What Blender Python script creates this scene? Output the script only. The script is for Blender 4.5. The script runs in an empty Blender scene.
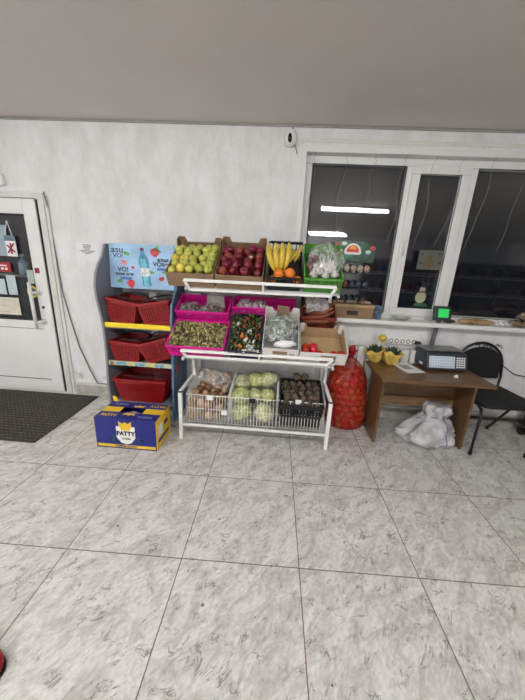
import bpy, bmesh, math, random
from mathutils import Vector, Matrix, Euler, noise
random.seed(7)
PI = math.pi
scene = bpy.context.scene
COL = scene.collection

# ------------------------------------------------------------------ camera
cam_data = bpy.data.cameras.new('camera')
cam = bpy.data.objects.new('camera', cam_data)
COL.objects.link(cam)
rt = Vector((0.99663697, 0.0659388, 0.04865011))
up = Vector((-0.0653076, 0.28056467, 0.95761077))
fw = Vector((-0.0494942, 0.95756751, -0.28392743))
mw = Matrix((( rt.x, up.x, -fw.x, -0.17280578),
             ( rt.y, up.y, -fw.y, -2.76621323),
             ( rt.z, up.z, -fw.z, 1.46172571),
             (0, 0, 0, 1)))
cam.matrix_world = mw
cam_data.sensor_fit = 'HORIZONTAL'
cam_data.sensor_width = 36
cam_data.lens = 36 * 288.2 / 525
cam_data.clip_start = 0.05
scene.camera = cam

# ------------------------------------------------------------------ world + exposure
world = bpy.data.worlds.new('night')
scene.world = world
world.use_nodes = True
world.node_tree.nodes['Background'].inputs[0].default_value = (0.01, 0.013, 0.02, 1)
world.node_tree.nodes['Background'].inputs[1].default_value = 0.4
vs = scene.view_settings
vs.view_transform = 'Standard'
vs.look = 'None'
vs.gamma = 1
vs.use_curve_mapping = False
vs.exposure = 0.0
TUBE_POWER = 135.0        # emission strength of the fluorescent tubes
CEIL = 2.56

# ------------------------------------------------------------------ node materials
def lin(c):
    return tuple((x / 12.92 if x <= 0.04045 else ((x + 0.055) / 1.055) ** 2.4) for x in c)
def rgb(r, g, b):
    return lin((r / 255, g / 255, b / 255)) + (1,)

MATS = {}
def mat(name, col, rough=0.55, metal=0.0, var=0.08, scale=12.0, bump=0.0, bscale=60.0, alpha=1.0,
        emit=None, estr=0.0, stretch=(1, 1, 1), spec=0.5, trans=0.0, objvar=0.0, sub=0.0):
    if name in MATS: return MATS[name]
    m = bpy.data.materials.new(name); m.use_nodes = True
    nt = m.node_tree; b = nt.nodes['Principled BSDF']
    tc = nt.nodes.new('ShaderNodeTexCoord'); mp = nt.nodes.new('ShaderNodeMapping')
    mp.inputs['Scale'].default_value = stretch
    nt.links.new(tc.outputs['Object'], mp.inputs[0])
    n = nt.nodes.new('ShaderNodeTexNoise'); n.inputs['Scale'].default_value = scale; n.inputs['Detail'].default_value = 5
    nt.links.new(mp.outputs[0], n.inputs['Vector'])
    r = nt.nodes.new('ShaderNodeValToRGB')
    r.color_ramp.elements[0].position = 0.3; r.color_ramp.elements[1].position = 0.7
    r.color_ramp.elements[0].color = tuple(max(0, x * (1 - var * 2)) for x in col[:3]) + (1,)
    r.color_ramp.elements[1].color = tuple(min(1, x * (1 + var)) for x in col[:3]) + (1,)
    nt.links.new(n.outputs['Fac'], r.inputs[0])
    out = r.outputs[0]
    if objvar:
        oi = nt.nodes.new('ShaderNodeObjectInfo'); hs = nt.nodes.new('ShaderNodeHueSaturation')
        mr = nt.nodes.new('ShaderNodeMapRange'); mr.inputs[3].default_value = 1 - objvar; mr.inputs[4].default_value = 1 + objvar
        nt.links.new(oi.outputs['Random'], mr.inputs[0]); nt.links.new(mr.outputs[0], hs.inputs['Value'])
        mr2 = nt.nodes.new('ShaderNodeMapRange'); mr2.inputs[3].default_value = 0.5 + objvar * .06; mr2.inputs[4].default_value = 0.5 - objvar * .06
        nt.links.new(oi.outputs['Random'], mr2.inputs[0]); nt.links.new(mr2.outputs[0], hs.inputs['Hue'])
        nt.links.new(out, hs.inputs['Color']); out = hs.outputs[0]
    nt.links.new(out, b.inputs['Base Color'])
    b.inputs['Roughness'].default_value = rough; b.inputs['Metallic'].default_value = metal
    b.inputs['Specular IOR Level'].default_value = spec
    b.inputs['Alpha'].default_value = alpha
    b.inputs['Transmission Weight'].default_value = trans
    if sub: b.inputs['Subsurface Weight'].default_value = sub
    if emit:
        b.inputs['Emission Color'].default_value = emit; b.inputs['Emission Strength'].default_value = estr
    if bump:
        n2 = nt.nodes.new('ShaderNodeTexNoise'); n2.inputs['Scale'].default_value = bscale; n2.inputs['Detail'].default_value = 4
        nt.links.new(mp.outputs[0], n2.inputs['Vector'])
        bp = nt.nodes.new('ShaderNodeBump'); bp.inputs['Strength'].default_value = bump; bp.inputs['Distance'].default_value = 0.01
        nt.links.new(n2.outputs['Fac'], bp.inputs['Height']); nt.links.new(bp.outputs[0], b.inputs['Normal'])
    MATS[name] = m
    return m

def wall_material():
    m = bpy.data.materials.new('white_plaster'); m.use_nodes = True
    nt = m.node_tree; b = nt.nodes['Principled BSDF']; L = nt.links.new
    tc = nt.nodes.new('ShaderNodeTexCoord'); mp = nt.nodes.new('ShaderNodeMapping'); mp.inputs['Scale'].default_value = (1, 1, .45)
    L(tc.outputs['Object'], mp.inputs[0])
    n = nt.nodes.new('ShaderNodeTexNoise'); n.inputs['Scale'].default_value = 5; n.inputs['Detail'].default_value = 10; n.inputs['Roughness'].default_value = .72
    L(mp.outputs[0], n.inputs['Vector'])
    r = nt.nodes.new('ShaderNodeValToRGB'); r.color_ramp.elements[0].position = .3; r.color_ramp.elements[1].position = .6
    r.color_ramp.elements[0].color = rgb(210, 210, 209); r.color_ramp.elements[1].color = rgb(232, 233, 234)
    L(n.outputs['Fac'], r.inputs[0])
    # grimy patches low on the wall
    n3 = nt.nodes.new('ShaderNodeTexNoise'); n3.inputs['Scale'].default_value = 7; n3.inputs['Detail'].default_value = 10
    L(tc.outputs['Object'], n3.inputs['Vector'])
    r3 = nt.nodes.new('ShaderNodeValToRGB'); r3.color_ramp.elements[0].position = .56; r3.color_ramp.elements[1].position = .74
    L(n3.outputs['Fac'], r3.inputs[0])
    sx = nt.nodes.new('ShaderNodeSeparateXYZ'); L(tc.outputs['Object'], sx.inputs[0])
    mr = nt.nodes.new('ShaderNodeMapRange'); mr.inputs[1].default_value = .5; mr.inputs[2].default_value = .1; mr.inputs[3].default_value = 0; mr.inputs[4].default_value = 1
    L(sx.outputs['Z'], mr.inputs[0])
    mu = nt.nodes.new('ShaderNodeMath'); mu.operation = 'MULTIPLY'; L(r3.outputs[0], mu.inputs[0]); L(mr.outputs[0], mu.inputs[1])
    mx = nt.nodes.new('ShaderNodeMixRGB'); mx.inputs[2].default_value = rgb(120, 112, 100)
    L(mu.outputs[0], mx.inputs[0]); L(r.outputs[0], mx.inputs[1])
    L(mx.outputs[0], b.inputs['Base Color']); b.inputs['Roughness'].default_value = .6
    n2 = nt.nodes.new('ShaderNodeTexNoise'); n2.inputs['Scale'].default_value = 22; n2.inputs['Detail'].default_value = 7; n2.inputs['Roughness'].default_value = .7; n2.inputs['Distortion'].default_value = .6
    mp2 = nt.nodes.new('ShaderNodeMapping'); mp2.inputs['Scale'].default_value = (1.0, 1, .55); L(tc.outputs['Object'], mp2.inputs[0]); L(mp2.outputs[0], n2.inputs['Vector'])
    bp = nt.nodes.new('ShaderNodeBump'); bp.inputs['Strength'].default_value = .8; bp.inputs['Distance'].default_value = .014
    L(n2.outputs['Fac'], bp.inputs['Height']); L(bp.outputs[0], b.inputs['Normal'])
    return m

def floor_material():
    m = bpy.data.materials.new('marbled_floor_tile'); m.use_nodes = True
    nt = m.node_tree; b = nt.nodes['Principled BSDF']; L = nt.links.new
    tc = nt.nodes.new('ShaderNodeTexCoord'); mp = nt.nodes.new('ShaderNodeMapping'); mp.vector_type = 'TEXTURE'
    mp.inputs['Location'].default_value = (0.0, -1.068, 0); mp.inputs['Rotation'].default_value = (0, 0, 0.0189)
    mp.inputs['Scale'].default_value = (.6, .6, .6)
    L(tc.outputs['Object'], mp.inputs[0])
    P = mp.outputs[0]
    def math_(op, a, bb=None, c=None):
        n = nt.nodes.new('ShaderNodeMath'); n.operation = op
        for i, v in enumerate((a, bb, c)):
            if v is None: continue
            if isinstance(v, (int, float)): n.inputs[i].default_value = v
            else: L(v, n.inputs[i])
        return n.outputs[0]
    sx = nt.nodes.new('ShaderNodeSeparateXYZ'); L(P, sx.inputs[0])
    def seam(ax):
        f = math_('FRACT', math_('ADD', sx.outputs[ax], 0.5))
        return math_('LESS_THAN', math_('ABSOLUTE', math_('SUBTRACT', f, .5)), 0.0042)
    sm = math_('MAXIMUM', seam(0), seam(1))
    # each tile shifts the marbling
    fl = nt.nodes.new('ShaderNodeVectorMath'); fl.operation = 'FLOOR'; L(P, fl.inputs[0])
    wn = nt.nodes.new('ShaderNodeTexWhiteNoise'); L(fl.outputs[0], wn.inputs[0])
    sc = nt.nodes.new('ShaderNodeVectorMath'); sc.operation = 'SCALE'; sc.inputs['Scale'].default_value = 20; L(wn.outputs['Color'], sc.inputs[0])
    ad = nt.nodes.new('ShaderNodeVectorMath'); ad.operation = 'ADD'; L(P, ad.inputs[0]); L(sc.outputs[0], ad.inputs[1])
    V = ad.outputs[0]
    rot0 = nt.nodes.new('ShaderNodeMapping'); rot0.inputs['Rotation'].default_value = (0, 0, -.85); L(V, rot0.inputs[0])
    rot = nt.nodes.new('ShaderNodeMapping'); rot.inputs['Scale'].default_value = (.72, 1.25, 1); L(rot0.outputs[0], rot.inputs[0])
    n1 = nt.nodes.new('ShaderNodeTexNoise'); n1.inputs['Scale'].default_value = 6; n1.inputs['Detail'].default_value = 10; n1.inputs['Roughness'].default_value = .74; n1.inputs['Distortion'].default_value = .6
    L(rot.outputs[0], n1.inputs['Vector'])
    r1 = nt.nodes.new('ShaderNodeValToRGB'); e = r1.color_ramp.elements
    e[0].position = .28; e[0].color = rgb(156, 153, 146); e[1].position = .56; e[1].color = rgb(216, 215, 211)
    L(n1.outputs['Fac'], r1.inputs[0])
    # thin ridged veins
    n2 = nt.nodes.new('ShaderNodeTexNoise'); n2.inputs['Scale'].default_value = 4.6; n2.inputs['Detail'].default_value = 5; n2.inputs['Roughness'].default_value = .6; n2.inputs['Distortion'].default_value = 1.4
    L(rot.outputs[0], n2.inputs['Vector'])
    rid = math_('ABSOLUTE', math_('SUBTRACT', n2.outputs['Fac'], .5))
    vein = nt.nodes.new('ShaderNodeMapRange'); vein.inputs[1].default_value = .0; vein.inputs[2].default_value = .02; vein.inputs[3].default_value = 1; vein.inputs[4].default_value = 0; L(rid, vein.inputs[0])
    n3 = nt.nodes.new('ShaderNodeTexNoise'); n3.inputs['Scale'].default_value = 9; n3.inputs['Detail'].default_value = 3; L(V, n3.inputs['Vector'])
    gate = nt.nodes.new('ShaderNodeMapRange'); gate.inputs[1].default_value = .48; gate.inputs[2].default_value = .58; L(n3.outputs['Fac'], gate.inputs[0])
    vf = math_('MULTIPLY', math_('MULTIPLY', vein.outputs[0], gate.outputs[0]), .8)
    m1 = nt.nodes.new('ShaderNodeMixRGB'); L(vf, m1.inputs[0]); L(r1.outputs[0], m1.inputs[1]); m1.inputs[2].default_value = rgb(92, 90, 84)
    # fine speckle
    n5 = nt.nodes.new('ShaderNodeTexNoise'); n5.inputs['Scale'].default_value = 34; n5.inputs['Detail'].default_value = 6; L(rot.outputs[0], n5.inputs['Vector'])
    sp = nt.nodes.new('ShaderNodeMapRange'); sp.inputs[1].default_value = .35; sp.inputs[2].default_value = .65; sp.inputs[3].default_value = .86; sp.inputs[4].default_value = 1.06; L(n5.outputs['Fac'], sp.inputs[0])
    m2 = nt.nodes.new('ShaderNodeMixRGB'); m2.blend_type = 'MULTIPLY'; m2.inputs[0].default_value = 1; L(m1.outputs[0], m2.inputs[1]); L(sp.outputs[0], m2.inputs[2])
    # dropped specks of dirt
    vo = nt.nodes.new('ShaderNodeTexVoronoi'); vo.inputs['Scale'].default_value = 4.6; L(tc.outputs['Object'], vo.inputs['Vector'])
    dot = math_('LESS_THAN', vo.outputs['Distance'], .034)
    m3 = nt.nodes.new('ShaderNodeMixRGB'); L(math_('MULTIPLY', dot, .8), m3.inputs[0]); L(m2.outputs[0], m3.inputs[1]); m3.inputs[2].default_value = rgb(52, 48, 44)
    m4 = nt.nodes.new('ShaderNodeMixRGB'); L(math_('MULTIPLY', sm, .85), m4.inputs[0]); L(m3.outputs[0], m4.inputs[1]); m4.inputs[2].default_value = rgb(84, 62, 50)
    L(m4.outputs[0], b.inputs['Base Color'])
    b.inputs['Roughness'].default_value = .38; b.inputs['Specular IOR Level'].default_value = .35
    bp = nt.nodes.new('ShaderNodeBump'); bp.inputs['Strength'].default_value = .12; bp.inputs['Distance'].default_value = .004
    L(n1.outputs['Fac'], bp.inputs['Height']); L(bp.outputs[0], b.inputs['Normal'])
    return m

def glass_material(name, refl=.11, tint=(1, 1, 1, 1)):
    m = bpy.data.materials.new(name); m.use_nodes = True
    nt = m.node_tree; nt.nodes.clear(); L = nt.links.new
    o = nt.nodes.new('ShaderNodeOutputMaterial'); mx = nt.nodes.new('ShaderNodeMixShader')
    t = nt.nodes.new('ShaderNodeBsdfTransparent'); t.inputs[0].default_value = tint
    g = nt.nodes.new('ShaderNodeBsdfGlossy'); g.inputs['Roughness'].default_value = .015
    f = nt.nodes.new('ShaderNodeFresnel'); f.inputs[0].default_value = 1.5
    a = nt.nodes.new('ShaderNodeMath'); a.operation = 'MULTIPLY_ADD'; a.inputs[1].default_value = 1.2; a.inputs[2].default_value = refl - .05
    n = nt.nodes.new('ShaderNodeTexNoise'); n.inputs['Scale'].default_value = 3
    rr = nt.nodes.new('ShaderNodeMapRange'); rr.inputs[3].default_value = .012; rr.inputs[4].default_value = .03
    L(n.outputs['Fac'], rr.inputs[0]); L(rr.outputs[0], g.inputs['Roughness'])
    L(f.outputs[0], a.inputs[0]); L(a.outputs[0], mx.inputs[0]); L(t.outputs[0], mx.inputs[1]); L(g.outputs[0], mx.inputs[2]); L(mx.outputs[0], o.inputs[0])
    return m

def plastic_film(name, col, alpha, rough=.12):
    """thin wrinkled clear film: mostly see-through with glints and milky creases"""
    if name in MATS: return MATS[name]
    m = bpy.data.materials.new(name); m.use_nodes = True
    nt = m.node_tree; b = nt.nodes['Principled BSDF']; L = nt.links.new
    b.inputs['Base Color'].default_value = col; b.inputs['Roughness'].default_value = rough; b.inputs['Specular IOR Level'].default_value = .9
    n = nt.nodes.new('ShaderNodeTexNoise'); n.inputs['Scale'].default_value = 9; n.inputs['Detail'].default_value = 2; n.inputs['Distortion'].default_value = 1.2
    tc = nt.nodes.new('ShaderNodeTexCoord'); L(tc.outputs['Object'], n.inputs['Vector'])
    ab = nt.nodes.new('ShaderNodeMath'); ab.operation = 'SUBTRACT'; ab.inputs[1].default_value = .5; L(n.outputs['Fac'], ab.inputs[0])
    ab2 = nt.nodes.new('ShaderNodeMath'); ab2.operation = 'ABSOLUTE'; L(ab.outputs[0], ab2.inputs[0])
    r = nt.nodes.new('ShaderNodeMapRange'); r.inputs[1].default_value = 0; r.inputs[2].default_value = .05
    r.inputs[3].default_value = min(1, alpha + .35); r.inputs[4].default_value = alpha * .55
    L(ab2.outputs[0], r.inputs[0]); L(r.outputs[0], b.inputs['Alpha'])
    bp = nt.nodes.new('ShaderNodeBump'); bp.inputs['Strength'].default_value = .7; bp.inputs['Distance'].default_value = .02
    L(n.outputs['Fac'], bp.inputs['Height']); L(bp.outputs[0], b.inputs['Normal'])
    MATS[name] = m
    return m

def wood_material(name, c1, c2, rough=.4):
    m = bpy.data.materials.new(name); m.use_nodes = True
    nt = m.node_tree; b = nt.nodes['Principled BSDF']; L = nt.links.new
    tc = nt.nodes.new('ShaderNodeTexCoord'); mp = nt.nodes.new('ShaderNodeMapping'); mp.inputs['Scale'].default_value = (1.2, 9, 9)
    L(tc.outputs['Object'], mp.inputs[0])
    n = nt.nodes.new('ShaderNodeTexNoise'); n.inputs['Scale'].default_value = 5; n.inputs['Detail'].default_value = 7; n.inputs['Distortion'].default_value = .8; L(mp.outputs[0], n.inputs['Vector'])
    r = nt.nodes.new('ShaderNodeValToRGB'); r.color_ramp.elements[0].position = .3; r.color_ramp.elements[1].position = .7
    r.color_ramp.elements[0].color = c1; r.color_ramp.elements[1].color = c2
    L(n.outputs['Fac'], r.inputs[0]); L(r.outputs[0], b.inputs['Base Color']); b.inputs['Roughness'].default_value = rough
    return m

M_WALL = wall_material(); M_FLOOR = floor_material()
M_CEIL = mat('ceiling_board', rgb(216, 212, 206), .6, var=.02, scale=2, bump=.35, bscale=160)
M_PVC = mat('white_pvc', rgb(226, 227, 226), .32, var=.02, scale=4)
M_PVCDIRTY = mat('aged_white_pvc', rgb(212, 212, 208), .4, var=.05, scale=8)
M_SEAL = mat('black_rubber', rgb(28, 28, 30), .7, var=.1)
M_GLASS = glass_material('window_glass', .12)
M_DGLASS = glass_material('door_glass', .07)
M_WHITE = mat('white_powder_coat', rgb(236, 236, 234), .35, var=.03, scale=15)
M_RED = mat('red_plastic', rgb(138, 14, 20), .38, var=.1, scale=10)
M_BLACK = mat('black_plastic', rgb(24, 24, 27), .45, var=.15)
M_NAVY = mat('navy_plastic', rgb(22, 26, 62), .4, var=.1)
M_PINK = mat('magenta_plastic', rgb(226, 30, 150), .38, var=.06)
M_GREENP = mat('green_plastic', rgb(86, 148, 62), .4, var=.08)
M_RUST = mat('rust_brown_plastic', rgb(122, 52, 34), .45, var=.15)
M_CARD = mat('brown_cardboard', rgb(138, 112, 84), .8, var=.08, scale=18, stretch=(1, 6, 6))
M_CARDL = mat('light_kraft_cardboard', rgb(176, 148, 112), .8, var=.06, scale=14)
M_CARDW = mat('white_cardboard', rgb(226, 224, 220), .6, var=.03, scale=14)
M_PAPER = mat('white_paper', rgb(232, 233, 236), .7, var=.02)
M_INK = mat('grey_print', rgb(80, 80, 88), .7, var=.1)
M_INKD = mat('dark_print', rgb(20, 24, 52), .6, var=.05)
M_GREY = mat('grey_laminate', rgb(134, 135, 144), .45, var=.05)
M_YEL = mat('yellow_strip', rgb(240, 214, 40), .45, var=.04)
M_DESK = wood_material('brown_laminate_wood', rgb(84, 60, 38), rgb(118, 88, 58), .33)
M_STEEL = mat('dull_steel', rgb(150, 150, 152), .3, metal=.8, var=.1)
M_CABLE = mat('grey_cable', rgb(120, 118, 114), .5, var=.05)

# ------------------------------------------------------------------ mesh helpers
class MB:
    def __init__(s): s.bm = bmesh.new(); s.T = Matrix.Identity(4); s.mi = 0
    def _fin(s, before):
        for f in s.bm.faces:
            if f.index < 0 or f not in before: pass
    def _faces(s, vs, faces):
        bv = [s.bm.verts.new(s.T @ Vector(v)) for v in vs]
        for f in faces:
            try:
                ff = s.bm.faces.new([bv[i] for i in f]); ff.material_index = s.mi
            except ValueError: pass
        return bv
    def box(s, x0, x1, y0, y1, z0, z1):
        v = [(x0,y0,z0),(x1,y0,z0),(x1,y1,z0),(x0,y1,z0),(x0,y0,z1),(x1,y0,z1),(x1,y1,z1),(x0,y1,z1)]
        s._faces(v, [(0,3,2,1),(4,5,6,7),(0,1,5,4),(1,2,6,5),(2,3,7,6),(3,0,4,7)]); return s
    def hexa(s, b, t):
        """solid from a bottom quad and a top quad, both counter-clockwise"""
        s._faces(list(b) + list(t), [(0,3,2,1),(4,5,6,7),(0,1,5,4),(1,2,6,5),(2,3,7,6),(3,0,4,7)]); return s
    def prism(s, pts, a, b, ax='y'):
        n = len(pts)
        def P(p, k):
            return {'y': (p[0], k, p[1]), 'x': (k, p[0], p[1]), 'z': (p[0], p[1], k)}[ax]
        v = [P(p, a) for p in pts] + [P(p, b) for p in pts]
        f = [tuple(range(n)), tuple(range(2*n-1, n-1, -1))] + [(i, i+n, (i+1) % n + n, (i+1) % n) for i in range(n)]
        s._faces(v, f); return s
    def tube(s, pts, r, seg=8, closed=False, caps=True, rs=None):
        pts = [Vector(p) for p in pts]; n = len(pts); rings = []
        prev = None
        for i, p in enumerate(pts):
            if closed: d = (pts[(i+1) % n] - pts[i-1])
            elif i == 0: d = pts[1] - pts[0]
            elif i == n-1: d = pts[-1] - pts[-2]
            else: d = (pts[i+1] - p).normalized() + (p - pts[i-1]).normalized()
            if d.length < 1e-9: d = Vector((0,0,1))
            d.normalize()
            if prev is None:
                a = Vector((0,0,1)) if abs(d.z) < .9 else Vector((1,0,0))
                u = d.cross(a).normalized()
            else:
                u = prev - d * prev.dot(d)
                u = u.normalized() if u.length > 1e-6 else d.orthogonal().normalized()
            prev = u; w = d.cross(u); rr = rs[i] if rs else r
            rings.append([s.bm.verts.new(s.T @ (p + u*math.cos(2*PI*k/seg)*rr + w*math.sin(2*PI*k/seg)*rr)) for k in range(seg)])
        m = n if closed else n-1
        for i in range(m):
            A, B = rings[i], rings[(i+1) % n]
            for k in range(seg):
                f = s.bm.faces.new((A[k], A[(k+1) % seg], B[(k+1) % seg], B[k])); f.material_index = s.mi
        if caps and not closed:
            for R in (rings[0][::-1], rings[-1]):
                f = s.bm.faces.new(R); f.material_index = s.mi
        return s
    def bar(s, a, b, w, h=None):
        """square bar from a to b"""
        h = h or w; a = Vector(a); b = Vector(b); d = (b-a).normalized()
        t = Vector((0,0,1)) if abs(d.z) < .9 else Vector((0,1,0))
        u = d.cross(t).normalized()*w/2; v = u.cross(d).normalized()*h/2
        s.hexa([a-u-v, a+u-v, a+u+v, a-u+v], [b-u-v, b+u-v, b+u+v, b-u+v]); return s
    def lathe(s, prof, seg=16, c=(0,0,0)):
        c = Vector(c); rings = []
        for r, z in prof:
            if r < 1e-6: rings.append([s.bm.verts.new(s.T @ (c + Vector((0,0,z))))])
            else: rings.append([s.bm.verts.new(s.T @ (c + Vector((r*math.cos(2*PI*k/seg), r*math.sin(2*PI*k/seg), z)))) for k in range(seg)])
        for A, B in zip(rings, rings[1:]):
            for k in range(seg):
                k2 = (k+1) % seg
                if len(A) == 1 and len(B) == 1: continue
                if len(A) == 1: f = s.bm.faces.new((A[0], B[k2], B[k]))
                elif len(B) == 1: f = s.bm.faces.new((A[k], A[k2], B[0]))
                else: f = s.bm.faces.new((A[k], A[k2], B[k2], B[k]))
                f.material_index = s.mi
        return s
    def ball(s, c, r, sub=2, disp=0, freq=3, seed=0, sc=(1,1,1), fn=None):
        g = bmesh.new(); bmesh.ops.create_icosphere(g, subdivisions=sub, radius=1)
        vm = {}
        for v in g.verts:
            p = v.co.copy(); k = 1
            if disp: k += disp * noise.noise(p*freq + Vector((seed*7.3, seed*3.1, seed)))
            q = p*k
            q = Vector((q.x*r*sc[0], q.y*r*sc[1], q.z*r*sc[2]))
            if fn: q = fn(q, p)
            vm[v] = s.bm.verts.new(s.T @ (Vector(c) + q))
        for f in g.faces:
            ff = s.bm.faces.new([vm[v] for v in f.verts]); ff.material_index = s.mi
        g.free(); return s
    def build(s, name, m, parent=None, smooth=False, bevel=0, mats=None, loc=None, solid=0, subsurf=0):
        me = bpy.data.meshes.new(name)
        bmesh.ops.recalc_face_normals(s.bm, faces=s.bm.faces[:])
        s.bm.to_mesh(me); s.bm.free()
        for x in (mats or [m]): me.materials.append(x)
        o = bpy.data.objects.new(name, me); COL.objects.link(o)
        if smooth:
            for p in me.polygons: p.use_smooth = True
        if solid:
            md = o.modifiers.new('solid', 'SOLIDIFY'); md.thickness = solid; md.offset = -1
        if subsurf:
            md = o.modifiers.new('sub', 'SUBSURF'); md.levels = subsurf; md.render_levels = subsurf
        if bevel:
            md = o.modifiers.new('bevel', 'BEVEL'); md.width = bevel; md.segments = 2; md.limit_method = 'ANGLE'; md.angle_limit = .6
        if parent: o.parent = parent
        if loc: o.location = loc
        return o

def tag(o, label=None, cat=None, group=None, kind=None):
    if label: o['label'] = label
    if cat: o['category'] = cat
    if group: o['group'] = group
    if kind: o['kind'] = kind
    return o
def thing(name, label, cat, loc=(0,0,0), rot=(0,0,0), group=None):
    o = bpy.data.objects.new(name, None); COL.objects.link(o); o.empty_display_size = .05
    o.location = loc; o.rotation_euler = rot
    return tag(o, label, cat, group)
def struct(o): o['kind'] = 'structure'; return o
def kids(o): return [c for c in bpy.data.objects if c.parent == o]
def copy_tree(o, parent=None):
    c = o.copy(); COL.objects.link(c)
    if parent: c.parent = parent
    for ch in kids(o): copy_tree(ch, c)
    return c
def clone(o, M):
    c = o.copy(); COL.objects.link(c); c.matrix_world = M; return c

def text_mesh(s, size, name, m, parent, M, ext=.0006, align='CENTER', bold=0.0, label=None):
    cu = bpy.data.curves.new(name, 'FONT'); cu.body = s; cu.size = size; cu.align_x = align; cu.align_y = 'CENTER'
    cu.extrude = ext; cu.offset = bold; cu.resolution_u = 3
    t = bpy.data.objects.new(name, cu); COL.objects.link(t)
    dg = bpy.context.evaluated_depsgraph_get(); dg.update()
    me = bpy.data.meshes.new_from_object(t.evaluated_get(dg))
    COL.objects.unlink(t); bpy.data.objects.remove(t); bpy.data.curves.remove(cu)
    me.materials.clear(); me.materials.append(m)
    o = bpy.data.objects.new(name, me); COL.objects.link(o)
    o.parent = parent; o.matrix_local = M
    if label: o['label'] = label
    return o
def facing(x, y, z, rz=0, tilt=0):
    """text upright on a plane facing -y"""
    return Matrix.Translation((x, y, z)) @ Matrix.Rotation(rz, 4, 'Z') @ Matrix.Rotation(PI/2 + tilt, 4, 'X')

# ================================================================== SETTING
X0, X1, Y0 = -5.0, 8.0, -8.6
m = MB(); m.box(X0, X1, Y0, 0.2, -.1, 0); struct(m.build('floor', M_FLOOR))
m = MB(); m.box(X0, X1, Y0, 0.2, CEIL, CEIL+.1); struct(m.build('ceiling', M_CEIL))
WX0, WX1, WZ0, WZ1 = -0.03, 2.9, 0.995, 2.372     # window opening
DX0, DX1, DZ1 = -3.36, -2.375, 1.985              # door opening
m = MB()
m.box(X0, DX0, 0, .2, 0, CEIL); m.box(DX0, DX1, 0, .2, DZ1, CEIL); m.box(DX1, WX0, 0, .2, 0, CEIL)
m.box(WX0, WX1, 0, .2, 0, WZ0); m.box(WX0, WX1, 0, .2, WZ1, CEIL); m.box(WX1, X1, 0, .2, 0, CEIL)
struct(m.build('wall_front', M_WALL))
m = MB(); m.box(X0-.1, X0, Y0, .2, 0, CEIL); struct(m.build('wall_left', M_WALL))
m = MB(); m.box(X1, X1+.1, Y0, .2, 0, CEIL); struct(m.build('wall_right', M_WALL))
m = MB(); m.box(X0, X1, Y0-.1, Y0, 0, CEIL); struct(m.build('wall_back', M_WALL))
# skirting of the same marbled tile, with a plastic cap
m = MB(); m.box(DX1+.06, X1, -.012, 0, 0, .12); struct(m.build('baseboard_front', mat('skirting_tile', rgb(186, 184, 176), .4, var=.15, scale=14)))
m = MB(); m.box(DX1+.06, X1, -.026, 0, .122, .148); struct(m.build('trim_1', M_PVCDIRTY, bevel=.004))
m = MB(); m.box(X0, X1, -.012, 0, CEIL-.018, CEIL-.002); struct(m.build('trim_2', mat('grey_ceiling_trim', rgb(150, 148, 144), .6, var=.05)))
# corner strip round the window opening
m = MB()
m.box(WX0-.045, WX0, -.008, 0, 1.032, WZ1+.045); m.box(WX0, WX1, -.008, 0, WZ1, WZ1+.045)
struct(m.build('trim_3', M_PVC, bevel=.002))
# lintel band above the window
m = MB(); m.box(WX0-.05, X1, -.006, 0, 2.44, 2.47); struct(m.build('trim_4', mat('lintel_plaster', rgb(216, 215, 212), .6, var=.04), bevel=.006))

# ---- window_1: fixed pane, narrow opening sash, fixed pane
win = bpy.data.objects.new('window_1', None); COL.objects.link(win); win.location = (WX0, .05, WZ0); struct(win)
FY0, FY1 = .02, .09      # local y of the frame (world .07-.14)
def ring(mb, x0, x1, z0, z1, t, y0, y1, tb=None):
    tb = tb or t
    mb.box(x0, x1, y0, y1, z0, z0+tb); mb.box(x0, x1, y0, y1, z1-t, z1)
    mb.box(x0, x0+t, y0, y1, z0+tb, z1-t); mb.box(x1-t, x1, y0, y1, z0+tb, z1-t)
W0 = WX0; ZB = WZ0
m = MB()
H = WZ1 - ZB
ring(m, 0.0, WX1-W0, .03, H, .06, FY0, FY1, tb=.055)
m.box(.845-W0-.02, .845-W0+.035, FY0, FY1, .085, H-.06); m.box(1.35-W0, 1.35-W0+.06, FY0, FY1, .085, H-.06)
m.box(2.22, 2.28, FY0, FY1, .085, H-.06)
m.build('window_frame', M_PVC, win, bevel=.006)
m = MB(); ring(m, .868-W0, 1.352-W0, 1.06-ZB, 2.33-ZB, .072, FY0-.016, FY0+.03); m.build('sash', M_PVC, win, bevel=.006)
m = MB()
for (a, b, c, d) in ((.034, .819, 1.075, 2.309), (.94, 1.28, 1.132, 2.258), (1.41, 2.19, 1.075, 2.309)):
    ring(m, a-W0-.004, b-W0+.004, c-ZB-.004, d-ZB+.004, .006, FY0-.004, FY0+.0)
m.build('gasket', M_SEAL, win)
for (a, b, c, d) in ((.034, .819, 1.075, 2.309), (.94, 1.28, 1.132, 2.258), (1.41, 2.19, 1.075, 2.309), (2.25, 2.84, 1.075, 2.309)):
    m = MB(); y = FY0 + .025; m._faces([(a-W0-.01, y, c-ZB-.01), (b-W0+.01, y, c-ZB-.01), (b-W0+.01, y, d-ZB+.01), (a-W0-.01, y, d-ZB+.01)], [(0, 1, 2, 3)])
    m.build('pane', M_GLASS, win)
    m = MB(); y2 = y + .022; m._faces([(a-W0-.01, y2, c-ZB-.01), (b-W0+.01, y2+.003, c-ZB-.01), (b-W0+.01, y2-.003, d-ZB+.01), (a-W0-.01, y2-.006, d-ZB+.01)], [(0, 1, 2, 3)])
    m.build('pane', M_GLASS, win)
m = MB(); m.box(.893-W0, .915-W0, -.006, .006, 1.575-ZB, 1.64-ZB); m.box(.896-W0, .912-W0, -.03, -.006, 1.60-ZB, 1.618-ZB); m.box(.894-W0, .914-W0, -.042, -.028, 1.60-ZB, 1.73-ZB)
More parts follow.
